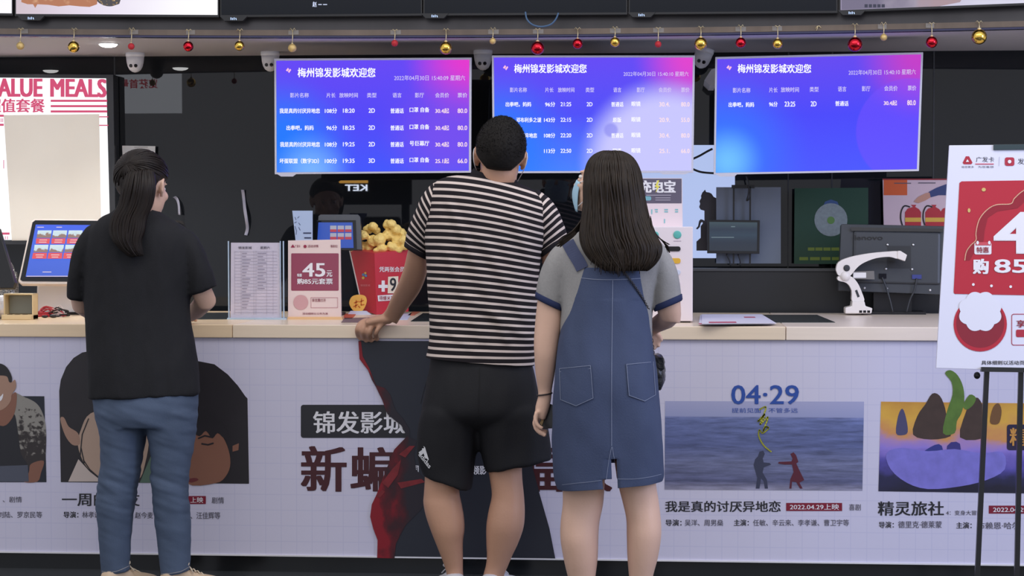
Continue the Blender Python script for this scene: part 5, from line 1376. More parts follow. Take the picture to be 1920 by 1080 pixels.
# ----------------------------------------------------------------- woman with the ponytail
Y1 = -0.45
w1 = root('person', 'woman with a long ponytail in a black T-shirt and blue jeans standing at the till', 'person', (W(265, 1075, Y1).x, Y1, 0))
bd = MB()
M1 = head_matrix(268, 350, Y1 - 0.01, -15, -8, 0, 1.08)
add_head(bd, M1)
bd.tube([M1 @ Vector((0, -0.02, -0.03)), W(262, 392, Y1), W(262, 420, Y1)], [0.056, 0.056, 0.075], 18)
bd.rings(slice_rings([(205, 412, 325, 414, Y1, 0.06, 0.07), (185, 440, 345, 440, Y1, 0.08, 0.09), (180, 560, 340, 560, Y1, 0.09, 0.09), (185, 700, 352, 700, Y1, 0.09, 0.1), (192, 780, 352, 780, Y1, 0.09, 0.1)], 28, 3))
bd.tube([W(338, 452, Y1), W(364, 502, Y1), W(376, 542, Y1 + 0.01), W(386, 563, Y1 + 0.04), W(368, 582, -0.24), W(348, 594, -0.10)], [0.042, 0.042, 0.041, 0.040, 0.034, 0.026], 16)
bd.tube([W(180, 445, Y1), W(155, 500, Y1), W(148, 545, Y1 + 0.01), W(152, 572, Y1 + 0.06), W(175, 588, -0.22), W(196, 596, -0.08)], [0.05, 0.045, 0.038, 0.036, 0.032, 0.025], 16)
for s, (hx_, hy_) in ((1, (346, 597)), (-1, (198, 598))):
    p = W(hx_, hy_, -0.07)
    bd.tube([p, p + Vector((-s * 0.01, 0.05, 0.004)), p + Vector((-s * 0.012, 0.085, 0.0))], [(0.016, 0.03), (0.015, 0.036), (0.012, 0.034)], 12, flat=(0, 0, 1))
    for q in range(4):
        b0 = p + Vector((-s * 0.012 + (q - 1.5) * 0.018, 0.085, 0.0))
        b0.z = max(b0.z, CT + 0.012)
        ln = (0.055, 0.066, 0.062, 0.048)[q]
        bd.tube([b0 + Vector((0, -0.02, 0)), b0 + Vector((0, ln * 0.5, 0.006)), Vector((b0.x, b0.y + ln, CT + 0.009))], [0.010, 0.009, 0.008], 8)
    bd.tube([p + Vector((-s * 0.03, 0.03, 0)), p + Vector((-s * 0.055, 0.06, 0.002)), Vector((p.x - s * 0.06, p.y + 0.09, CT + 0.010))], [0.012, 0.010, 0.009], 8)
for rows in ([(195, 800, 266, 800, Y1, 0.07, 0.08), (197, 900, 252, 900, Y1, 0.06, 0.06), (196, 1000, 240, 1000, Y1, 0.05, 0.05), (200, 1070, 236, 1066, Y1, 0.036, 0.036), (202, 1095, 236, 1093, Y1, 0.034, 0.036)], [(285, 800, 360, 800, Y1, 0.07, 0.08), (290, 900, 348, 900, Y1, 0.06, 0.06), (300, 1000, 350, 1000, Y1, 0.05, 0.05), (310, 1070, 350, 1066, Y1, 0.036, 0.036), (312, 1095, 350, 1093, Y1, 0.034, 0.036)]):
    bd.rings(slice_rings(rows, 24, 4))
body = link('body', remesh(bd, 0.0055, 4), skin_b, w1, True)
add_face_parts(M1, body, paint('lips_rose', (176, 104, 98), 0.4))
# T-shirt
tee = mat('tee_black', (0.017, 0.017, 0.019), 0.85, spec=0.25, bump=0.12, bscale=260)
tb_ = MB()
tb_.rings(slice_rings([(226, 388, 300, 396, Y1, 0.060, 0.066), (208, 399, 322, 410, Y1, 0.085, 0.09), (190, 409, 344, 424, Y1, 0.10, 0.11), (172, 424, 360, 440, Y1, 0.11, 0.122), (163, 450, 366, 462, Y1, 0.115, 0.128), (159, 500, 362, 505, Y1, 0.12, 0.13), (159, 563, 356, 563, Y1, 0.12, 0.125), (162, 605, 359, 605, Y1, 0.125, 0.128), (165, 650, 366, 652, Y1, 0.13, 0.136), (167, 695, 371, 693, Y1, 0.13, 0.145), (168, 741, 374, 733, Y1, 0.13, 0.148), (170, 746, 372, 739, Y1, 0.128, 0.145)], 64, 6, 2.3))
tb_.rings(slice_rings([(190, 412, 215, 450, Y1, 0.06, 0.06), (166, 424, 196, 464, Y1, 0.065, 0.065), (148, 446, 180, 478, Y1, 0.066, 0.066), (137, 475, 170, 492, Y1, 0.064, 0.064), (132, 508, 163, 514, Y1, 0.060, 0.060), (130, 535, 160, 540, Y1 + 0.01, 0.058, 0.058), (129, 558, 160, 564, Y1 + 0.02, 0.056, 0.056)], 32, 5))
tb_.rings(slice_rings([(318, 450, 340, 420, Y1, 0.06, 0.06), (332, 470, 364, 440, Y1, 0.065, 0.065), (342, 490, 380, 463, Y1, 0.066, 0.066), (348, 512, 392, 490, Y1, 0.064, 0.064), (351, 535, 401, 514, Y1, 0.060, 0.060), (353, 557, 408, 537, Y1 + 0.01, 0.058, 0.058)], 32, 5))
me = remesh(tb_, 0.007, 3)
wrinkle(me, 0.006, (11, 8, 3.2), 2.0, 0.5)
wrinkle(me, 0.0025, (26, 16, 9), 7.0, -0.9)
shirt1 = link('t_shirt', me, tee, w1, True)
nk = [W(226, 391, Y1), W(300, 397, Y1)]
cxn, hv = (nk[0] + nk[1]) / 2, (nk[1] - nk[0]) / 2
loop = [cxn + hv * math.cos(a) * 0.98 + Vector((0, 0.063 * math.sin(a), -0.006 * math.cos(2 * a) - 0.004)) for a in (2 * math.pi * j / 40 for j in range(41))]
MB().tube(loop, [(0.010, 0.006)] * 41, 8).build('neckband', tee, shirt1, True)
# jeans
denim1 = mat('denim_blue', srgb(82, 95, 116), 0.8, spec=0.2, var=0.30, vscale=9, bump=0.1, bscale=300, stretch=(1, 1, 0.45))
jb_ = MB()
jb_.rings(slice_rings([(176, 715, 366, 712, Y1, 0.115, 0.13), (176, 745, 371, 735, Y1, 0.12, 0.14), (179, 775, 370, 768, Y1, 0.12, 0.145), (186, 800, 364, 798, Y1, 0.11, 0.13)], 48, 5))
jb_.rings(slice_rings([(182, 770, 276, 772, Y1, 0.10, 0.125), (189, 815, 273, 815, Y1, 0.095, 0.11), (191, 862, 266, 862, Y1, 0.085, 0.095), (186, 900, 259, 900, Y1, 0.078, 0.085), (182, 930, 255, 930, Y1, 0.075, 0.085), (184, 975, 248, 975, Y1, 0.066, 0.076), (188, 1030, 244, 1030, Y1, 0.056, 0.062), (190, 1066, 243, 1062, Y1, 0.052, 0.055), (191, 1079, 243, 1070, Y1, 0.052, 0.055)], 36, 6))
jb_.rings(slice_rings([(271, 772, 370, 768, Y1, 0.10, 0.125), (278, 815, 366, 812, Y1, 0.095, 0.11), (284, 855, 360, 852, Y1, 0.085, 0.095), (284, 895, 353, 892, Y1, 0.078, 0.085), (286, 930, 353, 928, Y1, 0.075, 0.085), (291, 975, 357, 975, Y1, 0.068, 0.076), (297, 1030, 357, 1030, Y1, 0.058, 0.062), (301, 1066, 356, 1060, Y1, 0.052, 0.055), (302, 1081, 356, 1070, Y1, 0.052, 0.055)], 36, 6))
me = remesh(jb_, 0.0065, 8)
zk1, zk2 = W(260, 920, Y1).z, W(260, 790, Y1).z
wrinkle(me, 0.0055, (7, 7, 26), 1.0, 0.35, lambda p: 0.35 + 0.9 * math.exp(-((p.z - zk1) / 0.10) ** 2) + 0.5 * math.exp(-((p.z - zk2) / 0.08) ** 2))
jeans = link('jeans', me, denim1, w1, True)
sj = Surf([jeans], Y1)
st_pale = paint('stitch_pale', (168, 164, 160), 0.7)
strokes('cuff_stitch', [cr([(191, 1071), (205, 1073), (222, 1070), (242, 1061)], 4), cr([(302, 1076), (320, 1075), (340, 1071), (356, 1062)], 4)], sj, st_pale, jeans, 1.0, 0.002)
# hair: combed back, with the tail
hm1 = hair_mat('hair_black_brown', (0.006, 0.0055, 0.006), (0.026, 0.017, 0.012), 0.42)
def cut1(p):
    t = min(max((p.y + 0.065) / 0.035, 0), 1)
    return p.z + 0.050 - 0.074 * t * t * (3 - 2 * t) if p.y < 0.02 else p.z - 0.024 - (p.y - 0.02) * 0.8
h_ = cap_hair(M1, (0.091, 0.110, 0.099), (0, -0.014, 0.030), cut1, 0.018, (4.0, 26, 60))
hair1 = h_.build('hair', hm1, w1, True)
Yp1 = Y1 - 0.125
prow = [(246, 318, 284, 318, Y1 - 0.10, 0.03, 0.02), (238, 326, 288, 326, Y1 - 0.115, 0.04, 0.032), (231, 352, 290, 350, Yp1 - 0.01, 0.04, 0.034), (224, 384, 285, 382, Yp1 - 0.01, 0.03, 0.034), (212, 408, 274, 408, Yp1 - 0.015, 0.03, 0.032), (207, 430, 270, 432, Yp1 - 0.02, 0.028, 0.03), (214, 452, 264, 452, Yp1 - 0.025, 0.025, 0.027), (232, 472, 266, 470, Yp1 - 0.025, 0.02, 0.02), (246, 482, 268, 480, Yp1 - 0.025, 0.012, 0.012)]
pr_ = slice_rings(prow, 36, 6)
tail = MB().rings([[Vector(p) * 0.94 + (sum((Vector(q) for q in r), Vector()) / len(r)) * 0.06 for p in r] for r in pr_]).build('ponytail', hm1, hair1, True)
rnd = random.Random(5)
strands(pr_, 170, (17, 37), (0, len(pr_) - 1, 4, 9), 0.0042, rnd, 0.002, 1.2).build('lock', hm1, tail, True)['kind'] = 'stuff'
cb1 = MB(); tdir = Vector((0.0, -0.94, 0.30)).normalized(); rc = random.Random(2)
for _ in range(230):
    a = rc.uniform(0, 2 * math.pi); th = math.acos(rc.uniform(-0.45, 1))
    d = Vector((math.sin(th) * math.cos(a), math.sin(th) * math.sin(a), math.cos(th)))
    if cut1(Vector((0.09 * d.x, -0.014 + 0.108 * d.y, 0.03 + 0.098 * d.z))) < 0.004: continue
    pts = []
    for q in range(11):
        t = q / 10; e = (d * (1 - t) + tdir * t * 1.02).normalized()
        k_ = 1.004 + 0.012 * math.sin(math.pi * t) + rc.uniform(-0.003, 0.003)
        pts.append(M1 @ Vector((0.091 * e.x * k_, -0.014 + 0.110 * e.y * k_, 0.030 + 0.099 * e.z * k_)))
    cb1.tube(pts, [0.0026 * (0.4 + 0.6 * math.sin(math.pi * (0.15 + 0.75 * q / 10))) for q in range(11)], 5)
cb1.build('combed_lock', hm1, hair1, True)['kind'] = 'stuff'
tie = MB(); tc1 = W(265, 324, Y1 - 0.095)
tie.tube([tc1 + Vector((0.05 * math.cos(a), 0.012 + 0.01 * math.sin(a), 0.012 * math.sin(a))) for a in (2 * math.pi * j / 20 for j in range(21))], 0.007, 8)
tie.build('hair_tie', black_plastic, hair1, True)
beige_sh = paint('canvas_beige', (206, 180, 150), 0.7)
shoe(w1, W(222, 1090, Y1).x, Y1 + 0.0, -38, 0.25, beige_sh, paint('sole_cream', (224, 208, 184), 0.6), paint('lace_cream', (212, 196, 172), 0.7))
shoe(w1, W(335, 1090, Y1).x, Y1 + 0.0, -58, 0.25, beige_sh, paint('sole_cream', (224, 208, 184), 0.6), paint('lace_cream', (212, 196, 172), 0.7), 0.115)

# ----------------------------------------------------------------- man in the striped shirt
Y2 = -0.42
w2 = root('person', 'man in a striped shirt and black shorts resting one hand on the worktop', 'person', (W(900, 1075, Y2).x, Y2, 0))
bd = MB()
M2 = head_matrix(938, 295, Y2 - 0.01, 4, 10, 5, 1.12)
add_head(bd, M2)
bd.tube([M2 @ Vector((0, -0.02, -0.02)), W(936, 322, Y2), W(928, 350, Y2), W(922, 375, Y2)], [0.068, 0.070, 0.078, 0.09], 20)
bd.rings(slice_rings([(850, 350, 995, 366, Y2, 0.06, 0.07), (822, 380, 1012, 395, Y2, 0.09, 0.10), (815, 450, 1002, 455, Y2, 0.10, 0.11), (818, 560, 995, 560, Y2, 0.10, 0.10), (816, 680, 995, 685, Y2, 0.10, 0.11), (812, 760, 1005, 760, Y2, 0.10, 0.12)], 32, 4))
bd.rings(slice_rings([(800, 385, 830, 420, Y2 + 0.02, 0.06, 0.06), (776, 430, 810, 452, Y2 + 0.05, 0.055, 0.055), (764, 474, 802, 486, Y2 + 0.09, 0.050, 0.050), (757, 503, 800, 513, Y2 + 0.13, 0.047, 0.047), (745, 535, 788, 545, Y2 + 0.20, 0.043, 0.043), (732, 562, 768, 574, Y2 + 0.28, 0.036, 0.036), (724, 580, 753, 594, Y2 + 0.34, 0.030, 0.030), (716, 590, 744, 608, Y2 + 0.375, 0.026, 0.026)], 28, 5))
# hand over the worktop's edge
HY = -0.045
ed = -0.014
def fing(px_list, ys, r):
    bd.tube(cr([tuple(W(x, y, Yf)) for (x, y), Yf in zip(px_list, ys)], 4), [r * (1.0 - 0.22 * i / (4 * (len(px_list) - 1))) for i in range(4 * (len(px_list) - 1) + 1)], 10)
bd.tube([W(732, 598, HY), W(716, 599, HY), W(700, 602, HY), W(688, 606, HY)], [(0.020, 0.030), (0.021, 0.036), (0.020, 0.040), (0.015, 0.036)], 16, flat=(0, 0, 1))
fing([(690, 600), (677, 606), (670, 618), (672, 630), (679, 637)], (HY + 0.02, HY, HY - 0.012, ed - 0.012, ed - 0.009), 0.0125)
fing([(698, 602), (685, 609), (680, 622), (683, 634), (690, 641)], (HY + 0.005, HY - 0.012, HY - 0.022, ed - 0.016, ed - 0.010), 0.0125)
fing([(708, 604), (698, 611), (692, 624), (694, 635), (699, 641)], (HY - 0.005, HY - 0.018, HY - 0.026, ed - 0.018, ed - 0.010), 0.0120)
fing([(722, 604), (713, 611), (706, 623), (706, 633), (709, 639)], (HY - 0.008, HY - 0.020, HY - 0.026, ed - 0.017, ed - 0.010), 0.0108)
bd.tube([W(728, 600, HY + 0.02), W(712, 602, 0.02), Vector((W(700, 604, 0.05).x, 0.055, CT + 0.011))], [0.016, 0.013, 0.010], 10)
# right arm, bent forward onto the worktop
bd.tube([W(1015, 400, Y2), W(1034, 450, Y2 + 0.02), W(1040, 505, Y2 + 0.05), W(1036, 530, Y2 + 0.08), W(1015, 560, -0.16), W(995, 590, 0.02)], [0.055, 0.050, 0.043, 0.042, 0.036, 0.028], 16)
p = Vector((W(993, 590, 0.03).x, 0.03, CT + 0.02))
bd.tube([p + Vector((0, -0.02, 0.01)), p + Vector((-0.01, 0.03, 0)), p + Vector((-0.015, 0.07, -0.004))], [(0.018, 0.032), (0.017, 0.038), (0.013, 0.036)], 12, flat=(0, 0, 1))
for q in range(4):
    b0 = p + Vector((-0.015 + (q - 1.5) * 0.020, 0.06, -0.004))
    bd.tube([b0, b0 + Vector((-0.004, 0.04, 0.004)), Vector((b0.x - 0.008, b0.y + (0.078, 0.086, 0.08, 0.062)[q], CT + 0.009))], [0.011, 0.010, 0.008], 8)
bd.tube([p + Vector((-0.03, 0.0, 0)), p + Vector((-0.055, 0.03, -0.004)), Vector((p.x - 0.065, p.y + 0.06, CT + 0.010))], [0.013, 0.011, 0.009], 8)
bd.rings(slice_rings([(800, 780, 890, 790, Y2, 0.08, 0.09), (796, 840, 880, 850, Y2, 0.08, 0.085), (797, 890, 862, 905, Y2, 0.072, 0.074), (795, 925, 862, 928, Y2, 0.066, 0.07), (794, 942, 866, 947, Y2, 0.064, 0.075), (799, 967, 870, 971, Y2, 0.062, 0.08), (809, 996, 871, 993, Y2, 0.058, 0.08), (820, 1024, 868, 1016, Y2, 0.05, 0.068), (831, 1053, 868, 1043, Y2, 0.042, 0.052), (837, 1073, 868, 1069, Y2, 0.038, 0.042), (838, 1088, 869, 1087, Y2, 0.040, 0.046), (838, 1104, 868, 1104, Y2, 0.045, 0.046)], 32, 5))
bd.rings(slice_rings([(905, 780, 1005, 775, Y2, 0.08, 0.09), (912, 830, 990, 825, Y2, 0.078, 0.082), (914, 870, 980, 862, Y2, 0.07, 0.074), (919, 900, 979, 892, Y2, 0.066, 0.07), (922, 929, 983, 936, Y2, 0.064, 0.072), (916, 958, 984, 966, Y2, 0.064, 0.082), (912, 985, 981, 992, Y2, 0.062, 0.084), (912, 1018, 971, 1020, Y2, 0.054, 0.07), (913, 1040, 961, 1041, Y2, 0.047, 0.058), (911, 1060, 953, 1060, Y2, 0.042, 0.048), (906, 1080, 945, 1080, Y2, 0.040, 0.044), (905, 1104, 942, 1104, Y2, 0.044, 0.046)], 32, 5))
body2 = link('body', remesh(bd, 0.005, 4), skin_a, w2, True)
add_face_parts(M2, body2, paint('lips_tan', (150, 96, 84), 0.4))
hm2 = hair_mat('hair_short_black', (0.0045, 0.004, 0.004), (0.013, 0.010, 0.008), 0.75)
def cut2(p):
    if p.y < -0.035: return p.z + 0.030 - 0.9 * max(0, abs(p.x) - 0.045)
    return p.z - 0.020 if p.y < 0.05 else p.z - 0.055
cap = cap_hair(M2, (0.0855, 0.107, 0.112), (0, -0.014, 0.030), cut2, 0.012, (1.0, 170, 170), 160, 110)
hair2 = cap.build('hair', hm2, w2, True)
tf = MB(); rnd = random.Random(9)
for _ in range(2600):
    a = rnd.uniform(0, 2 * math.pi); th = math.acos(rnd.uniform(-0.1, 1))
    d = Vector((math.sin(th) * math.cos(a), math.sin(th) * math.sin(a), math.cos(th)))
    p = Vector((d.x * 0.0845, -0.014 + d.y * 0.1055, 0.030 + d.z * 0.1105))
    if cut2(p) < 0.03: continue
    t = (d + Vector((rnd.gauss(0, .35), rnd.gauss(0, .35), rnd.gauss(0, .35)))).normalized()
    tf.tube([M2 @ p, M2 @ (p + t * rnd.uniform(0.003, 0.006))], [0.0013, 0.0004], 4)
tf.build('hair_tuft', hm2, hair2)['kind'] = 'stuff'
face_mask(M2, w2, paint('mask_blue', (176, 206, 222), 0.7))
# striped shirt
def stripe_mat():
    m = mat('striped_knit', (0.5, 0.5, 0.5), 0.85, spec=0.2)
    nt, b = nodes_of(m); N, L = nt.nodes, nt.links
    at = N.new('ShaderNodeAttribute'); at.attribute_name = 'stripe'
    f = N.new('ShaderNodeMath'); f.operation = 'FRACT'; L.new(at.outputs['Fac'], f.inputs[0])
    r = N.new('ShaderNodeValToRGB'); L.new(f.outputs[0], r.inputs[0])
    e = r.color_ramp.elements
    bl, wh = (*srgb(34, 30, 33), 1), (*srgb(214, 198, 188), 1)
    e[0].position, e[0].color = 0.0, bl
    e[1].position, e[1].color = 0.58, bl
    for p_, c_ in ((0.625, wh), (0.95, wh), (0.99, bl)): e.new(p_).color = c_
    L.new(r.outputs[0], b.inputs['Base Color'])
    tc = N.new('ShaderNodeTexCoord'); n = N.new('ShaderNodeTexNoise'); n.inputs['Scale'].default_value = 220; L.new(tc.outputs['Object'], n.inputs[0])
    bp = N.new('ShaderNodeBump'); bp.inputs['Strength'].default_value = 0.12; bp.inputs['Distance'].default_value = 0.01; L.new(n.outputs[0], bp.inputs['Height']); L.new(bp.outputs[0], b.inputs['Normal'])
    return m
knit = stripe_mat()
PITCHS = 0.0256
def set_stripe(o, vals):
    a = o.data.attributes.new('stripe', 'FLOAT', 'POINT')
    a.data.foreach_set('value', vals)
fold_lines = [((842, 380), (950, 640), 7, 0.007), ((900, 440), (985, 600), 8, 0.005), ((835, 470), (905, 640), 9, 0.005), ((880, 560), (1000, 640), 9, 0.006), ((812, 600), (900, 665), 8, 0.004), ((960, 400), (1005, 520), 10, 0.005)]
def ridge(x, y):
    s = 0.0
    for (a, b, w_, h_) in fold_lines:
        A, B_ = Vector(a), Vector(b); d = B_ - A; t = (Vector((x, y)) - A).dot(d) / d.length_squared
        dist = (Vector((x, y)) - (A + d * min(max(t, 0), 1))).length
        s += h_ * math.exp(-(dist / w_) ** 2) - h_ * 0.7 * math.exp(-((dist - w_ * 1.6) / (w_ * 1.2)) ** 2) * (0.5 if t > 0.5 else 1)
    return s
CMi = CM.inverted()
def to_px(p):
    c = CMi @ (Vector(p) - CAM)
    return 960 + FPX * c.x / -c.z, 540 - FPX * c.y / -c.z
trow = [(890, 325, 966, 342, Y2, 0.062, 0.068), (866, 328, 984, 349, Y2, 0.078, 0.085), (838, 332, 1004, 359, Y2, 0.092, 0.10), (816, 343, 1024, 374, Y2, 0.105, 0.115), (803, 362, 1034, 392, Y2, 0.113, 0.125), (798, 400, 1032, 418, Y2, 0.12, 0.133), (797, 440, 1024, 450, Y2, 0.123, 0.133), (799, 480, 1014, 485, Y2, 0.125, 0.130), (802, 530, 1009, 532, Y2, 0.125, 0.126), (805, 580, 1007, 582, Y2, 0.125, 0.126), (806, 620, 1005, 624, Y2, 0.125, 0.128), (803, 650, 1003, 660, Y2, 0.126, 0.132), (799, 669, 1002, 685, Y2, 0.127, 0.135)]
rr_ = slice_rings(trow, 96, 10, 2.4)
sm_ = MB().rings(rr_, True, True)
me = sm_.mesh('shirt')
for v in me.vertices:
    x, y = to_px(v.co)
    if v.co.y < Y2: v.co += Vector((0, -1, 0)) * ridge(x, y)
me.update()
wrinkle(me, 0.003, (10, 8, 7), 3.0, 0.8)
shirt2 = link('striped_shirt', me, knit, w2, True)
base = origin_of(shirt2); zb, zt_ = W(900, 676, Y2).z, W(900, 335, Y2).z
xc = W(905, 500, Y2).x
vals = []
for v in me.vertices:
    p = v.co + base
    t = min(max((p.z - zb) / (zt_ - zb), 0), 1)
    sl = 0.015 + 0.165 * t ** 0.8
    vals.append((p.z + sl * (p.x - xc) + 0.02 * t * ((p.x - xc) / 0.2) ** 2 - zb) / PITCHS)
set_stripe(shirt2, vals)
def sleeve(rows, name):
    rg = slice_rings(rows, 40, 8)
    o = MB().rings(rg).build(name, knit, shirt2, True)
    cs_ = [sum((Vector(q) for q in r), Vector()) / len(r) for r in rg]
    acc = [0.0]
    for a, b in zip(cs_[:-1], cs_[1:]): acc.append(acc[-1] + (b - a).length)
    v_ = []
    for k_, r in enumerate(rg): v_ += [acc[k_] / PITCHS * 1.05] * len(r)
    v_ += [acc[0] / PITCHS, acc[-1] / PITCHS]
    set_stripe(o, v_)
    me_ = o.data; wrinkle(me_, 0.003, (16, 16, 16), 5.0, 0.6)
    return o, rg
s1, rg1 = sleeve([(824, 340, 838, 372, Y2, 0.05, 0.05), (810, 345, 832, 390, Y2, 0.07, 0.07), (795, 362, 822, 412, Y2, 0.074, 0.074), (783, 386, 812, 434, Y2 + 0.01, 0.072, 0.072), (771, 416, 806, 456, Y2 + 0.03, 0.066, 0.066), (763, 440, 803, 472, Y2 + 0.05, 0.062, 0.062), (760, 454, 801, 479, Y2 + 0.06, 0.060, 0.060)], 'sleeve')
s2, rg2 = sleeve([(998, 386, 1008, 356, Y2, 0.05, 0.05), (1002, 405, 1030, 372, Y2, 0.07, 0.07), (1006, 430, 1045, 392, Y2, 0.072, 0.072), (1010, 455, 1055, 415, Y2 + 0.01, 0.066, 0.066), (1014, 474, 1064, 440, Y2 + 0.02, 0.062, 0.062)], 'sleeve')
rib = mat('rib_black', srgb(34, 31, 35), 0.85, spec=0.2, bump=0.1, bscale=200)
for rg, o in ((rg1, s1), (rg2, s2)):
    r = rg[-1]; c = sum((Vector(q) for q in r), Vector()) / len(r)
    ax = (c - sum((Vector(q) for q in rg[-4]), Vector()) / len(r)).normalized()
    MB().rings([[c + (Vector(q) - c) * k_ + ax * t for q in r] for k_, t in ((1.0, -0.004), (1.035, -0.002), (1.035, 0.014), (1.0, 0.018), (0.9, 0.014))]).build('cuff', rib, o, True)
nk = [W(886, 323, Y2), W(968, 345, Y2)]
cxn, hv = (nk[0] + nk[1]) / 2, (nk[1] - nk[0]) / 2
loop = [cxn + hv * math.cos(a) + Vector((0, 0.074 * math.sin(a), 0.010 * math.sin(a))) for a in (2 * math.pi * j / 48 for j in range(49))]
MB().tube(loop, [(0.017, 0.006)] * 49, 10).build('collar', rib, shirt2, True)
# shorts
blk = mat('shorts_black', (0.0125, 0.0125, 0.0145), 0.7, spec=0.3, bump=0.08, bscale=240)
sb_ = MB()
sb_.rings(slice_rings([(808, 664, 996, 678, Y2, 0.112, 0.118), (804, 692, 1003, 700, Y2, 0.12, 0.13), (796, 735, 1010, 738, Y2, 0.125, 0.145), (790, 770, 1016, 770, Y2, 0.122, 0.145), (800, 790, 1008, 786, Y2, 0.10, 0.12), (840, 804, 965, 800, Y2, 0.06, 0.08)], 48, 5))
sb_.rings(slice_rings([(806, 735, 890, 738, Y2, 0.08, 0.09), (792, 765, 904, 770, Y2, 0.105, 0.128), (784, 800, 900, 805, Y2, 0.105, 0.122), (782, 850, 893, 858, Y2, 0.10, 0.11), (788, 876, 889, 892, Y2, 0.10, 0.106), (795, 890, 885, 921, Y2, 0.10, 0.106)], 40, 6))
sb_.rings(slice_rings([(905, 735, 1000, 733, Y2, 0.08, 0.09), (890, 768, 1017, 764, Y2, 0.105, 0.128), (893, 800, 1026, 795, Y2, 0.105, 0.122), (900, 845, 1033, 832, Y2, 0.10, 0.11), (911, 885, 1036, 861, Y2, 0.10, 0.106)], 40, 6))
me = remesh(sb_, 0.0065, 10)
wrinkle(me, 0.006, (13, 10, 3), 4.0, -0.5)
shorts = link('shorts', me, blk, w2, True)
ss = Surf([shorts], Y2)
wl = paint('logo_white', (226, 226, 228), 0.6)
def rot(pts, cx, cy, a, sc=1.0):
    ca, sa = math.cos(R(a)), math.sin(R(a))
    return [(cx + (x * ca - y * sa) * sc, cy + (x * sa + y * ca) * sc) for x, y in pts]
LA = 52
polys('logo_stripes', [[(785, 848), (792, 843), (794, 850), (788, 856)], [(791, 841), (797, 840), (803, 862), (797, 858)], [(794, 836), (797, 839), (804, 862), (802, 863)]], ss, wl, shorts, 0.003)
class Rot:
    curved = True
    n = Vector((0, -1, 0))
    def hit(s, x, y, lift=0.0):
        ca, sa = math.cos(R(LA)), math.sin(R(LA))
        return ss.hit(785 + x * ca - y * sa * 0.62, 852 + x * sa + y * ca * 0.9, lift)
texts('logo_lettering', [('adidas', (0, -9, 33, 2))], Rot(), wl, shorts, 0.003, 0.03)
strokes('pocket_seam', [cr([(806, 692), (800, 715), (793, 740), (789, 757)], 5), cr([(899, 690), (898, 740), (896, 800)], 5)], ss, mat('seam_dark', (0.004, 0.004, 0.005), 0.8), shorts, 1.2, 0.0015)
shw = paint('shoe_white', (206, 206, 210), 0.5)
shoe(w2, W(851, 1090, Y2).x, Y2, 14, 0.28, shw, paint('sole_white', (220, 220, 222), 0.5), shw, 0.088)
shoe(w2, W(926, 1090, Y2).x, Y2, -16, 0.28, shw, paint('sole_white', (220, 220, 222), 0.5), shw, 0.088)

# ----------------------------------------------------------------- woman in the denim dress
Y3 = -0.92
w3 = root('person', 'woman with long loose dark hair in a denim pinafore dress looking up at the screens', 'person', (W(1145, 1080, Y3).x, Y3, 0))
bd = MB()
M3 = head_matrix(1135, 344, Y3, 66, 14, 0, 0.98)
add_head(bd, M3)
bd.tube([M3 @ Vector((0, -0.02, -0.03)), W(1146, 410, Y3), W(1147, 450, Y3)], [0.055, 0.055, 0.085], 18)
bd.rings(slice_rings([(1090, 455, 1208, 455, Y3, 0.06, 0.07), (1068, 490, 1222, 492, Y3, 0.09, 0.1), (1064, 560, 1212, 560, Y3, 0.1, 0.11), (1062, 660, 1212, 660, Y3, 0.11, 0.12), (1055, 760, 1222, 760, Y3, 0.11, 0.13)], 32, 4))
bd.rings(slice_rings([(1030, 480, 1072, 470, Y3, 0.055, 0.06), (1012, 530, 1064, 540, Y3, 0.052, 0.055), (1008, 562, 1055, 574, Y3, 0.050, 0.050), (1004, 598, 1053, 606, Y3, 0.048, 0.048), (1001, 640, 1048, 644, Y3, 0.046, 0.046), (1002, 668, 1044, 672, Y3, 0.042, 0.042), (1004, 700, 1040, 702, Y3 + 0.01, 0.036, 0.036), (1008, 728, 1035, 730, Y3 + 0.02, 0.028, 0.028), (1009, 742, 1034, 744, Y3 + 0.02, 0.025, 0.025), (1004, 762, 1030, 766, Y3 + 0.02, 0.024, 0.024), (1003, 782, 1022, 788, Y3 + 0.02, 0.020, 0.022)], 28, 5))
def fing3(pts, ys, r):
    n_ = 4 * (len(pts) - 1)
    bd.tube(cr([tuple(W(x, y, Y3 + q)) for (x, y), q in zip(pts, ys)], 4), [r * (1 - 0.25 * i / n_) for i in range(n_ + 1)], 10)
fing3([(1010, 775), (1007, 793), (1014, 806), (1026, 809)], (0.055, 0.062, 0.055, 0.035), 0.0105)
fing3([(1009, 778), (1005, 796), (1011, 810), (1024, 815)], (0.035, 0.040, 0.038, 0.022), 0.0105)
fing3([(1008, 776), (1003, 794), (1008, 807), (1020, 815), (1024, 817)], (0.015, 0.014, 0.010, 0.004, 0.0), 0.0105)
fing3([(1007, 772), (1004, 786), (1008, 797), (1018, 804)], (-0.006, -0.012, -0.016, -0.016), 0.0095)
fing3([(1022, 756), (1030, 768), (1031, 782)], (0.055, 0.068, 0.064), 0.0115)
bd.rings(slice_rings([(1222, 490, 1256, 484, Y3, 0.05, 0.055), (1226, 530, 1270, 520, Y3, 0.05, 0.053), (1229, 565, 1275, 556, Y3, 0.048, 0.05), (1233, 586, 1277, 582, Y3 + 0.01, 0.046, 0.046), (1240, 602, 1276, 606, Y3 + 0.02, 0.038, 0.036)], 26, 5))
bd.tube([W(1257, 586, Y3 + 0.01), W(1250, 598, Y3 + 0.06), W(1236, 606, Y3 + 0.13), W(1222, 614, Y3 + 0.19)], [0.040, 0.036, 0.031, 0.027], 16)
hb = W(1222, 614, Y3 + 0.19)
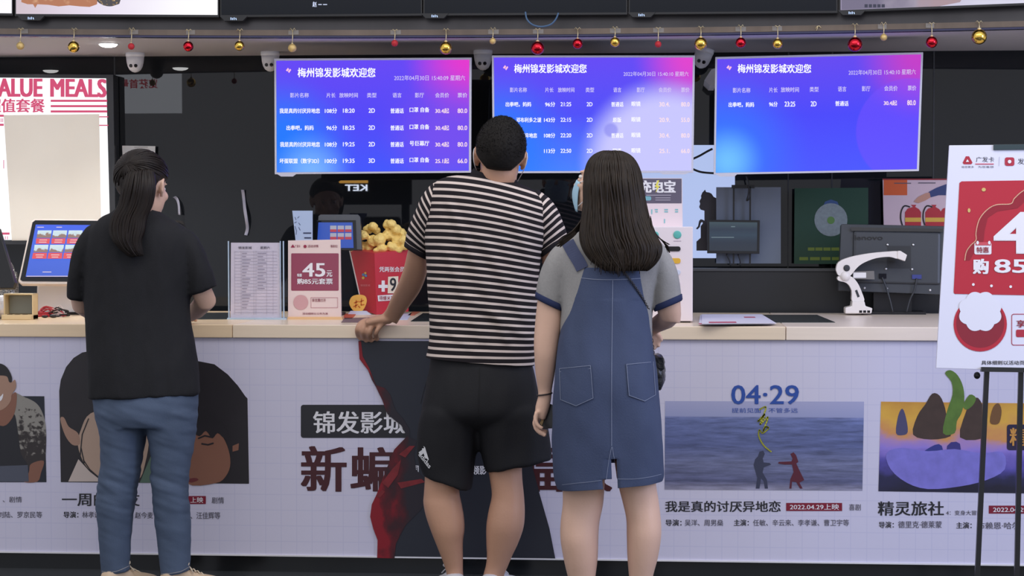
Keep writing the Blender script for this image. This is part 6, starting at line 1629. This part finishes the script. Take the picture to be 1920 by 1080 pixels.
bd.tube([hb, W(1222, 624, Y3 + 0.20), W(1226, 634, Y3 + 0.195)], [(0.02, 0.028), (0.018, 0.032), (0.013, 0.03)], 12)
for (a, b_, c_) in (((1229, 626), (1238, 632), (1241, 640)), ((1226, 632), (1234, 642), (1235, 651)), ((1221, 634), (1227, 647), (1227, 656)), ((1216, 634), (1219, 646), (1219, 654))):
    bd.tube([W(*a, Y3 + 0.19), W(*b_, Y3 + 0.185), W(*c_, Y3 + 0.18)], [0.010, 0.009, 0.0075], 8)
bd.tube([W(1216, 620, Y3 + 0.17), W(1212, 632, Y3 + 0.16), W(1215, 642, Y3 + 0.155)], [0.012, 0.010, 0.009], 8)
bd.rings(slice_rings([(1056, 860, 1138, 860, Y3, 0.08, 0.09), (1055, 915, 1134, 905, Y3, 0.074, 0.08), (1055, 945, 1131, 945, Y3, 0.07, 0.075), (1051, 980, 1124, 980, Y3, 0.066, 0.082), (1051, 1012, 1122, 1010, Y3, 0.064, 0.086), (1057, 1048, 1121, 1044, Y3, 0.058, 0.076), (1064, 1078, 1117, 1078, Y3, 0.05, 0.06), (1072, 1108, 1113, 1108, Y3, 0.04, 0.046), (1076, 1130, 1113, 1130, Y3, 0.04, 0.045), (1075, 1152, 1114, 1152, Y3, 0.043, 0.046)], 30, 5))
bd.rings(slice_rings([(1152, 860, 1232, 860, Y3, 0.08, 0.09), (1159, 908, 1230, 903, Y3, 0.074, 0.08), (1167, 940, 1235, 938, Y3, 0.07, 0.075), (1174, 972, 1239, 972, Y3, 0.066, 0.082), (1175, 1004, 1240, 1004, Y3, 0.064, 0.086), (1176, 1040, 1234, 1044, Y3, 0.058, 0.076), (1179, 1078, 1225, 1078, Y3, 0.05, 0.06), (1181, 1108, 1220, 1108, Y3, 0.04, 0.046), (1181, 1130, 1219, 1130, Y3, 0.04, 0.045), (1180, 1152, 1220, 1152, Y3, 0.043, 0.046)], 30, 5))
body3 = link('body', remesh(bd, 0.005, 4), skin_b, w3, True)
add_face_parts(M3, body3, paint('lips_rose', (176, 104, 98), 0.4))
face_mask(M3, w3, paint('mask_light_blue', (168, 204, 222), 0.7))
# grey T-shirt with navy cuffs
grey_tee = mat('tee_grey', srgb(150, 148, 146), 0.85, spec=0.2, var=0.12, vscale=120, bump=0.1, bscale=240)
gb_ = MB()
gb_.rings(slice_rings([(1100, 428, 1196, 428, Y3, 0.06, 0.075), (1076, 442, 1226, 444, Y3, 0.085, 0.10), (1056, 460, 1244, 464, Y3, 0.10, 0.118), (1049, 490, 1242, 494, Y3, 0.112, 0.128), (1052, 535, 1230, 540, Y3, 0.12, 0.132), (1052, 580, 1224, 580, Y3, 0.125, 0.132), (1050, 630, 1222, 630, Y3, 0.13, 0.135), (1052, 665, 1222, 665, Y3, 0.13, 0.135)], 64, 6, 2.4))
L3 = [(1062, 452, 1090, 492, Y3, 0.06, 0.06), (1042, 462, 1078, 505, Y3, 0.066, 0.066), (1025, 482, 1070, 520, Y3, 0.068, 0.068), (1013, 512, 1064, 543, Y3, 0.064, 0.064), (1006, 540, 1058, 566, Y3, 0.060, 0.060), (1005, 553, 1056, 577, Y3, 0.058, 0.058)]
R3 = [(1212, 496, 1236, 452, Y3, 0.06, 0.06), (1216, 515, 1254, 473, Y3, 0.066, 0.066), (1220, 534, 1267, 500, Y3, 0.066, 0.066), (1224, 556, 1275, 530, Y3, 0.062, 0.062), (1227, 578, 1278, 557, Y3, 0.058, 0.058)]
gb_.rings(slice_rings(L3, 32, 5)); gb_.rings(slice_rings(R3, 32, 5))
me = remesh(gb_, 0.0065, 3)
wrinkle(me, 0.005, (13, 10, 6), 8.0, 0.7)
shirt3 = link('t_shirt', me, grey_tee, w3, True)
navy = mat('rib_navy', srgb(44, 52, 84), 0.85, spec=0.2)
for rows in (L3, R3):
    rg = slice_rings(rows, 36, 5); r = rg[-1]; c = sum((Vector(q) for q in r), Vector()) / len(r)
    ax = (c - sum((Vector(q) for q in rg[-4]), Vector()) / len(r)).normalized()
    MB().rings([[c + (Vector(q) - c) * k_ + ax * t for q in r] for k_, t in ((1.0, -0.012), (1.06, -0.010), (1.06, 0.008), (1.0, 0.012), (0.9, 0.008))]).build('cuff', navy, shirt3, True)
# denim dress
denim2 = mat('denim_navy', srgb(70, 80, 106), 0.8, spec=0.2, var=0.16, vscale=12, bump=0.12, bscale=320, stretch=(1, 1, 0.5))
drow = [(1081, 500, 1213, 503, Y3, 0.01, 0.145), (1078, 522, 1213, 524, Y3, 0.03, 0.148), (1072, 548, 1214, 549, Y3, 0.08, 0.149), (1064, 578, 1217, 578, Y3, 0.135, 0.150), (1055, 610, 1220, 610, Y3, 0.145, 0.151), (1047, 645, 1224, 645, Y3, 0.15, 0.156), (1041, 690, 1231, 690, Y3, 0.155, 0.166), (1037, 740, 1235, 740, Y3, 0.155, 0.170), (1036, 800, 1240, 798, Y3, 0.15, 0.166), (1036, 850, 1243, 845, Y3, 0.145, 0.158), (1038, 892, 1244, 885, Y3, 0.14, 0.152), (1044, 914, 1241, 899, Y3, 0.138, 0.150)]
me = MB().rings(slice_rings(drow, 110, 12, 2.9), True, False).mesh('dress')
wrinkle(me, 0.005, (9, 9, 6), 6.0, 0.6, lambda p: 0.5 if p.z > W(1140, 560, Y3).z else 1.0)
bm = bmesh.new(); bm.from_mesh(me)
kill = []
for f in bm.faces:
    c = f.calc_center_median(); x, y = to_px(c)
    if c.y < Y3 - 0.05 and y > 838 and abs(x - (1147 + (y - 838) * 0.005)) < 0.8 + (y - 838) * 0.135: kill.append(f)
    if c.y > Y3 + 0.02 and y > 868: kill.append(f)
bmesh.ops.delete(bm, geom=kill, context='FACES'); bm.to_mesh(me); bm.free()
dress = link('denim_dress', me, denim2, w3, True)
sd = dress.modifiers.new('thick', 'SOLIDIFY'); sd.thickness = 0.003; sd.offset = -1
ds = Surf([dress], Y3)
thread = paint('stitch_blue', (128, 136, 158), 0.7)
strokes('stitching', [cr([(1081, 520), (1120, 524), (1165, 524), (1212, 521)], 6), cr([(1149, 526), (1148, 600), (1147, 700), (1147, 836)], 14)], ds, thread, dress, 1.1, 0.002)
strokes('stitching', [cr([(1054, 909), (1080, 906), (1110, 903), (1136, 899)], 5), cr([(1159, 898), (1190, 898), (1220, 894), (1240, 889)], 5), cr([(1147, 838), (1142, 862), (1137, 898)], 4), cr([(1148, 838), (1153, 868), (1157, 897)], 4)], ds, thread, dress, 0.9, 0.002)
for pk_ in ([(1048, 690), (1108, 684), (1113, 747), (1080, 762), (1050, 750)], [(1174, 682), (1226, 677), (1230, 741), (1209, 753), (1179, 742)]):
    lp_ = []
    for a, b_ in zip(pk_, pk_[1:] + pk_[:1]): lp_ += [(a[0] + (b_[0] - a[0]) * t / 8, a[1] + (b_[1] - a[1]) * t / 8) for t in range(8)]
    cx_, cy_ = sum(p[0] for p in pk_) / 5, sum(p[1] for p in pk_) / 5
    n_ = len(lp_); vs_ = [ds.hit(cx_ + (x - cx_) * s, cy_ + (y - cy_) * s, 0.003) for s in (1.0, 0.66, 0.33) for x, y in lp_] + [ds.hit(cx_, cy_, 0.003)]
    fs = [(k * n_ + i, k * n_ + (i + 1) % n_, (k + 1) * n_ + (i + 1) % n_, (k + 1) * n_ + i) for k in range(2) for i in range(n_)] + [(2 * n_ + i, 2 * n_ + (i + 1) % n_, 3 * n_) for i in range(n_)]
    pko = MB().add(vs_, fs).build('pocket', denim2, dress, True)
    inn = lambda s: [(cx_ + (x - cx_) * s, cy_ + (y - cy_) * s) for x, y in lp_]
    q_ = inn(0.97); strokes('pocket_stitch', [q_ + q_[:1], [(pk_[0][0] + 1, pk_[0][1] + 7 ), (pk_[1][0] - 1, pk_[1][1] + 7)]], ds, thread, pko, 0.9, 0.0045)
strap_m = mat('denim_strap', srgb(72, 78, 104), 0.8, spec=0.2, bump=0.1, bscale=300)
sh3 = Surf([shirt3], Y3)
def flat_strap(pts, wpx, lift, m, parent, name):
    c = cr(pts, 5); L_, R_ = [], []
    for i, p in enumerate(c):
        a, b_ = c[max(i - 1, 0)], c[min(i + 1, len(c) - 1)]
        d = Vector((b_[0] - a[0], b_[1] - a[1])).normalized(); nn = Vector((-d.y, d.x)) * wpx / 2
        L_.append((p[0] + nn.x, p[1] + nn.y)); R_.append((p[0] - nn.x, p[1] - nn.y))
    up_ = [[sh3.hit(*q, lift) for q in s] for s in (L_, R_)]; dn = [[sh3.hit(*q, 0.0005) for q in s] for s in (L_, R_)]
    rs = [[up_[0][i], up_[1][i], dn[1][i], dn[0][i]] for i in range(len(c))]
    return MB().rings(rs).build(name, m, parent)
flat_strap([(1064, 453), (1074, 472), (1085, 490), (1092, 504)], 24, 0.007, strap_m, dress, 'strap')
flat_strap([(1226, 458), (1218, 472), (1207, 490), (1202, 504)], 24, 0.007, strap_m, dress, 'strap')
# long hair
hm3 = hair_mat('hair_dark_brown', (0.007, 0.0065, 0.0065), (0.036, 0.022, 0.012), 0.42)
hrow = [(1134, 283, 1160, 283, Y3 - 0.01, 0.05, 0.03), (1118, 290, 1178, 291, Y3 - 0.01, 0.09, 0.07), (1106, 303, 1190, 304, Y3 - 0.01, 0.10, 0.105), (1099, 325, 1199, 325, Y3 - 0.012, 0.09, 0.122), (1097, 350, 1203, 350, Y3 - 0.03, 0.06, 0.122), (1097, 380, 1208, 380, Y3 - 0.055, 0.045, 0.10), (1094, 410, 1215, 410, Y3 - 0.085, 0.045, 0.08), (1090, 440, 1227, 440, Y3 - 0.11, 0.045, 0.065), (1094, 463, 1238, 462, Y3 - 0.13, 0.04, 0.052), (1106, 484, 1236, 480, Y3 - 0.14, 0.03, 0.042), (1122, 498, 1226, 496, Y3 - 0.148, 0.022, 0.034), (1138, 508, 1212, 508, Y3 - 0.152, 0.014, 0.024)]
hr_ = slice_rings(hrow, 56, 7, 2.2)
hair3 = MB().rings([[Vector(p) * 0.96 + (sum((Vector(q) for q in r), Vector()) / len(r)) * 0.04 for p in r] for r in hr_]).build('hair', hm3, w3, True)
rnd = random.Random(12)
nk_ = len(hr_) - 1
lk = strands(hr_, 430, (26, 58), (1, nk_, 6, 16), 0.0040, rnd, 0.004, 2.2)
for k in range(90):
    t_ = rnd.random(); x0 = 1100 + t_ * 122; yb = 486 + 26 * math.sin(math.pi * min(1, 0.15 + 0.85 * t_)) + rnd.uniform(-14, 9)
    sw = rnd.uniform(-7, 9)
    pth = cr([(x0 + 2, 405), (x0 + 4 + sw * 0.4, 440), (x0 + 7 + sw, 470), (x0 + 5 + sw * 1.5, yb)], 5)
    n9 = len(pth) - 1
    lk.tube([W(x, y, Y3 - 0.10 - (0.062 + 0.022 * math.sin(math.pi * t_)) * min(1, 0.15 + i / n9 * 1.3)) for i, (x, y) in enumerate(pth)], [0.0042 * min(1, 0.3 + i * 0.2) * (1 - 0.75 * i / n9) for i in range(n9 + 1)], 5)
for k in range(26):
    a = rnd.uniform(-1, 1)
    pth = cr([(1098 + 3 * a, 380), (1092, 412 + 4 * a), (1076 + 3 * a, 436 + 3 * a), (1058 + 4 * a, 449 + 5 * a), (1042 + 8 * rnd.random(), 458 + 6 * a)], 4)
    lk.tube([W(x, y, Y3 - 0.06 - 0.045 * min(1, i / 9) + 0.006 * a) for i, (x, y) in enumerate(pth)], [0.004 * (1 - 0.8 * i / len(pth)) for i in range(len(pth))], 5)
for k in range(22):
    a = rnd.uniform(-1, 1)
    pth = cr([(1206 + 2 * a, 380), (1214, 412 + 4 * a), (1228 + 3 * a, 437 + 3 * a), (1242 + 3 * a, 452 + 4 * a), (1252 + 5 * rnd.random(), 466 + 8 * a)], 4)
    lk.tube([W(x, y, Y3 - 0.07 - 0.035 * min(1, i / 9) + 0.006 * a) for i, (x, y) in enumerate(pth)], [0.004 * (1 - 0.8 * i / len(pth)) for i in range(len(pth))], 5)
lk.build('lock', hm3, hair3, True)['kind'] = 'stuff'
shp = paint('shoe_pink', (200, 190, 190), 0.5)
shoe(w3, W(1095, 1130, Y3).x, Y3, 8, 0.25, shp, white_plastic, shp)
shoe(w3, W(1200, 1130, Y3).x, Y3, -10, 0.25, shp, white_plastic, shp)
bl_ = MB(); wc = W(1021, 739, Y3 + 0.02)
bl_.tube([wc + Vector((0.0265 * math.cos(a), 0.0285 * math.sin(a), 0.004 * math.cos(a))) for a in (2 * math.pi * j / 28 for j in range(29))], 0.0028, 8)
tag(bl_.build('bracelet', mat('bracelet_dark', (0.03, 0.02, 0.02), 0.4, bump=0.4, bscale=400), None, True, loc=wc), 'thin dark bracelet on the wrist of the woman in the denim dress', 'bracelet')
# phone in her left hand
ph = root('mobile_phone', 'dark mobile phone with a gold patterned edge held in the dress woman\'s lowered hand', 'phone', W(1024, 780, Y3 + 0.02))
php = Plane(W(1024, 780, Y3 + 0.02), (-0.35, -1, 0.1))
slab('case', [(1027, 756), (1038, 760), (1036, 803), (1016, 804), (1013, 798)], php, 0.010, black_plastic, ph, 0.002)
slab('gold_edge', [(1025, 756), (1029, 757), (1016, 798), (1012, 794)], php, 0.004, mat('leopard_gold', (0.55, 0.38, 0.16), 0.4, var=0.8, vscale=160), ph, 0, 0.003)
# bag with a chain strap
hbg = root('handbag', 'small black quilted handbag on a chain at the dress woman\'s hip', 'handbag', W(1236, 698, Y3))
bgm = mat('bag_black', (0.012, 0.012, 0.014), 0.35, bump=0.6, bscale=22)
b = MB()
b.rings(slice_rings([(1222, 664, 1234, 664, Y3 + 0.21, 0.05, 0.05), (1218, 672, 1243, 672, Y3 + 0.21, 0.075, 0.075), (1216, 695, 1247, 695, Y3 + 0.21, 0.088, 0.088), (1217, 718, 1247, 714, Y3 + 0.21, 0.088, 0.088), (1219, 730, 1240, 728, Y3 + 0.21, 0.07, 0.07)], 28, 5, 3.0))
me = b.mesh('bag'); wrinkle(me, 0.006, (30, 20, 30), 2.0)
link('body', me, bgm, hbg, True)
slab('flap', [(1221, 668), (1244, 670), (1246, 692), (1232, 700), (1219, 692)], PY(Y3 + 0.125), 0.01, bgm, hbg, 0.002)
ch = MB()
cpts = cr([(1170, 510), (1184, 528), (1198, 548), (1210, 568), (1219, 590), (1222, 625), (1226, 666)], 8)
cp = [ds.hit(x, y, 0.006) for x, y in cpts]
for i in range(len(cp) - 1):
    a, b_ = cp[i], cp[i + 1]
    d = (b_ - a); 
    if d.length > 0.08: continue
    u = Vector((0, -1, 0)) if i % 2 else d.cross(Vector((0, -1, 0))).normalized()
    d = d * 0.62; c_ = (a + b_) / 2
    ch.tube([c_ + d * math.cos(t) + u * 0.0035 * math.sin(t) for t in (2 * math.pi * j / 10 for j in range(11))], 0.0014, 5)
ch.build('chain', mat('chain_dark', (0.10, 0.09, 0.085), 0.35, metal=0.8), hbg, True)
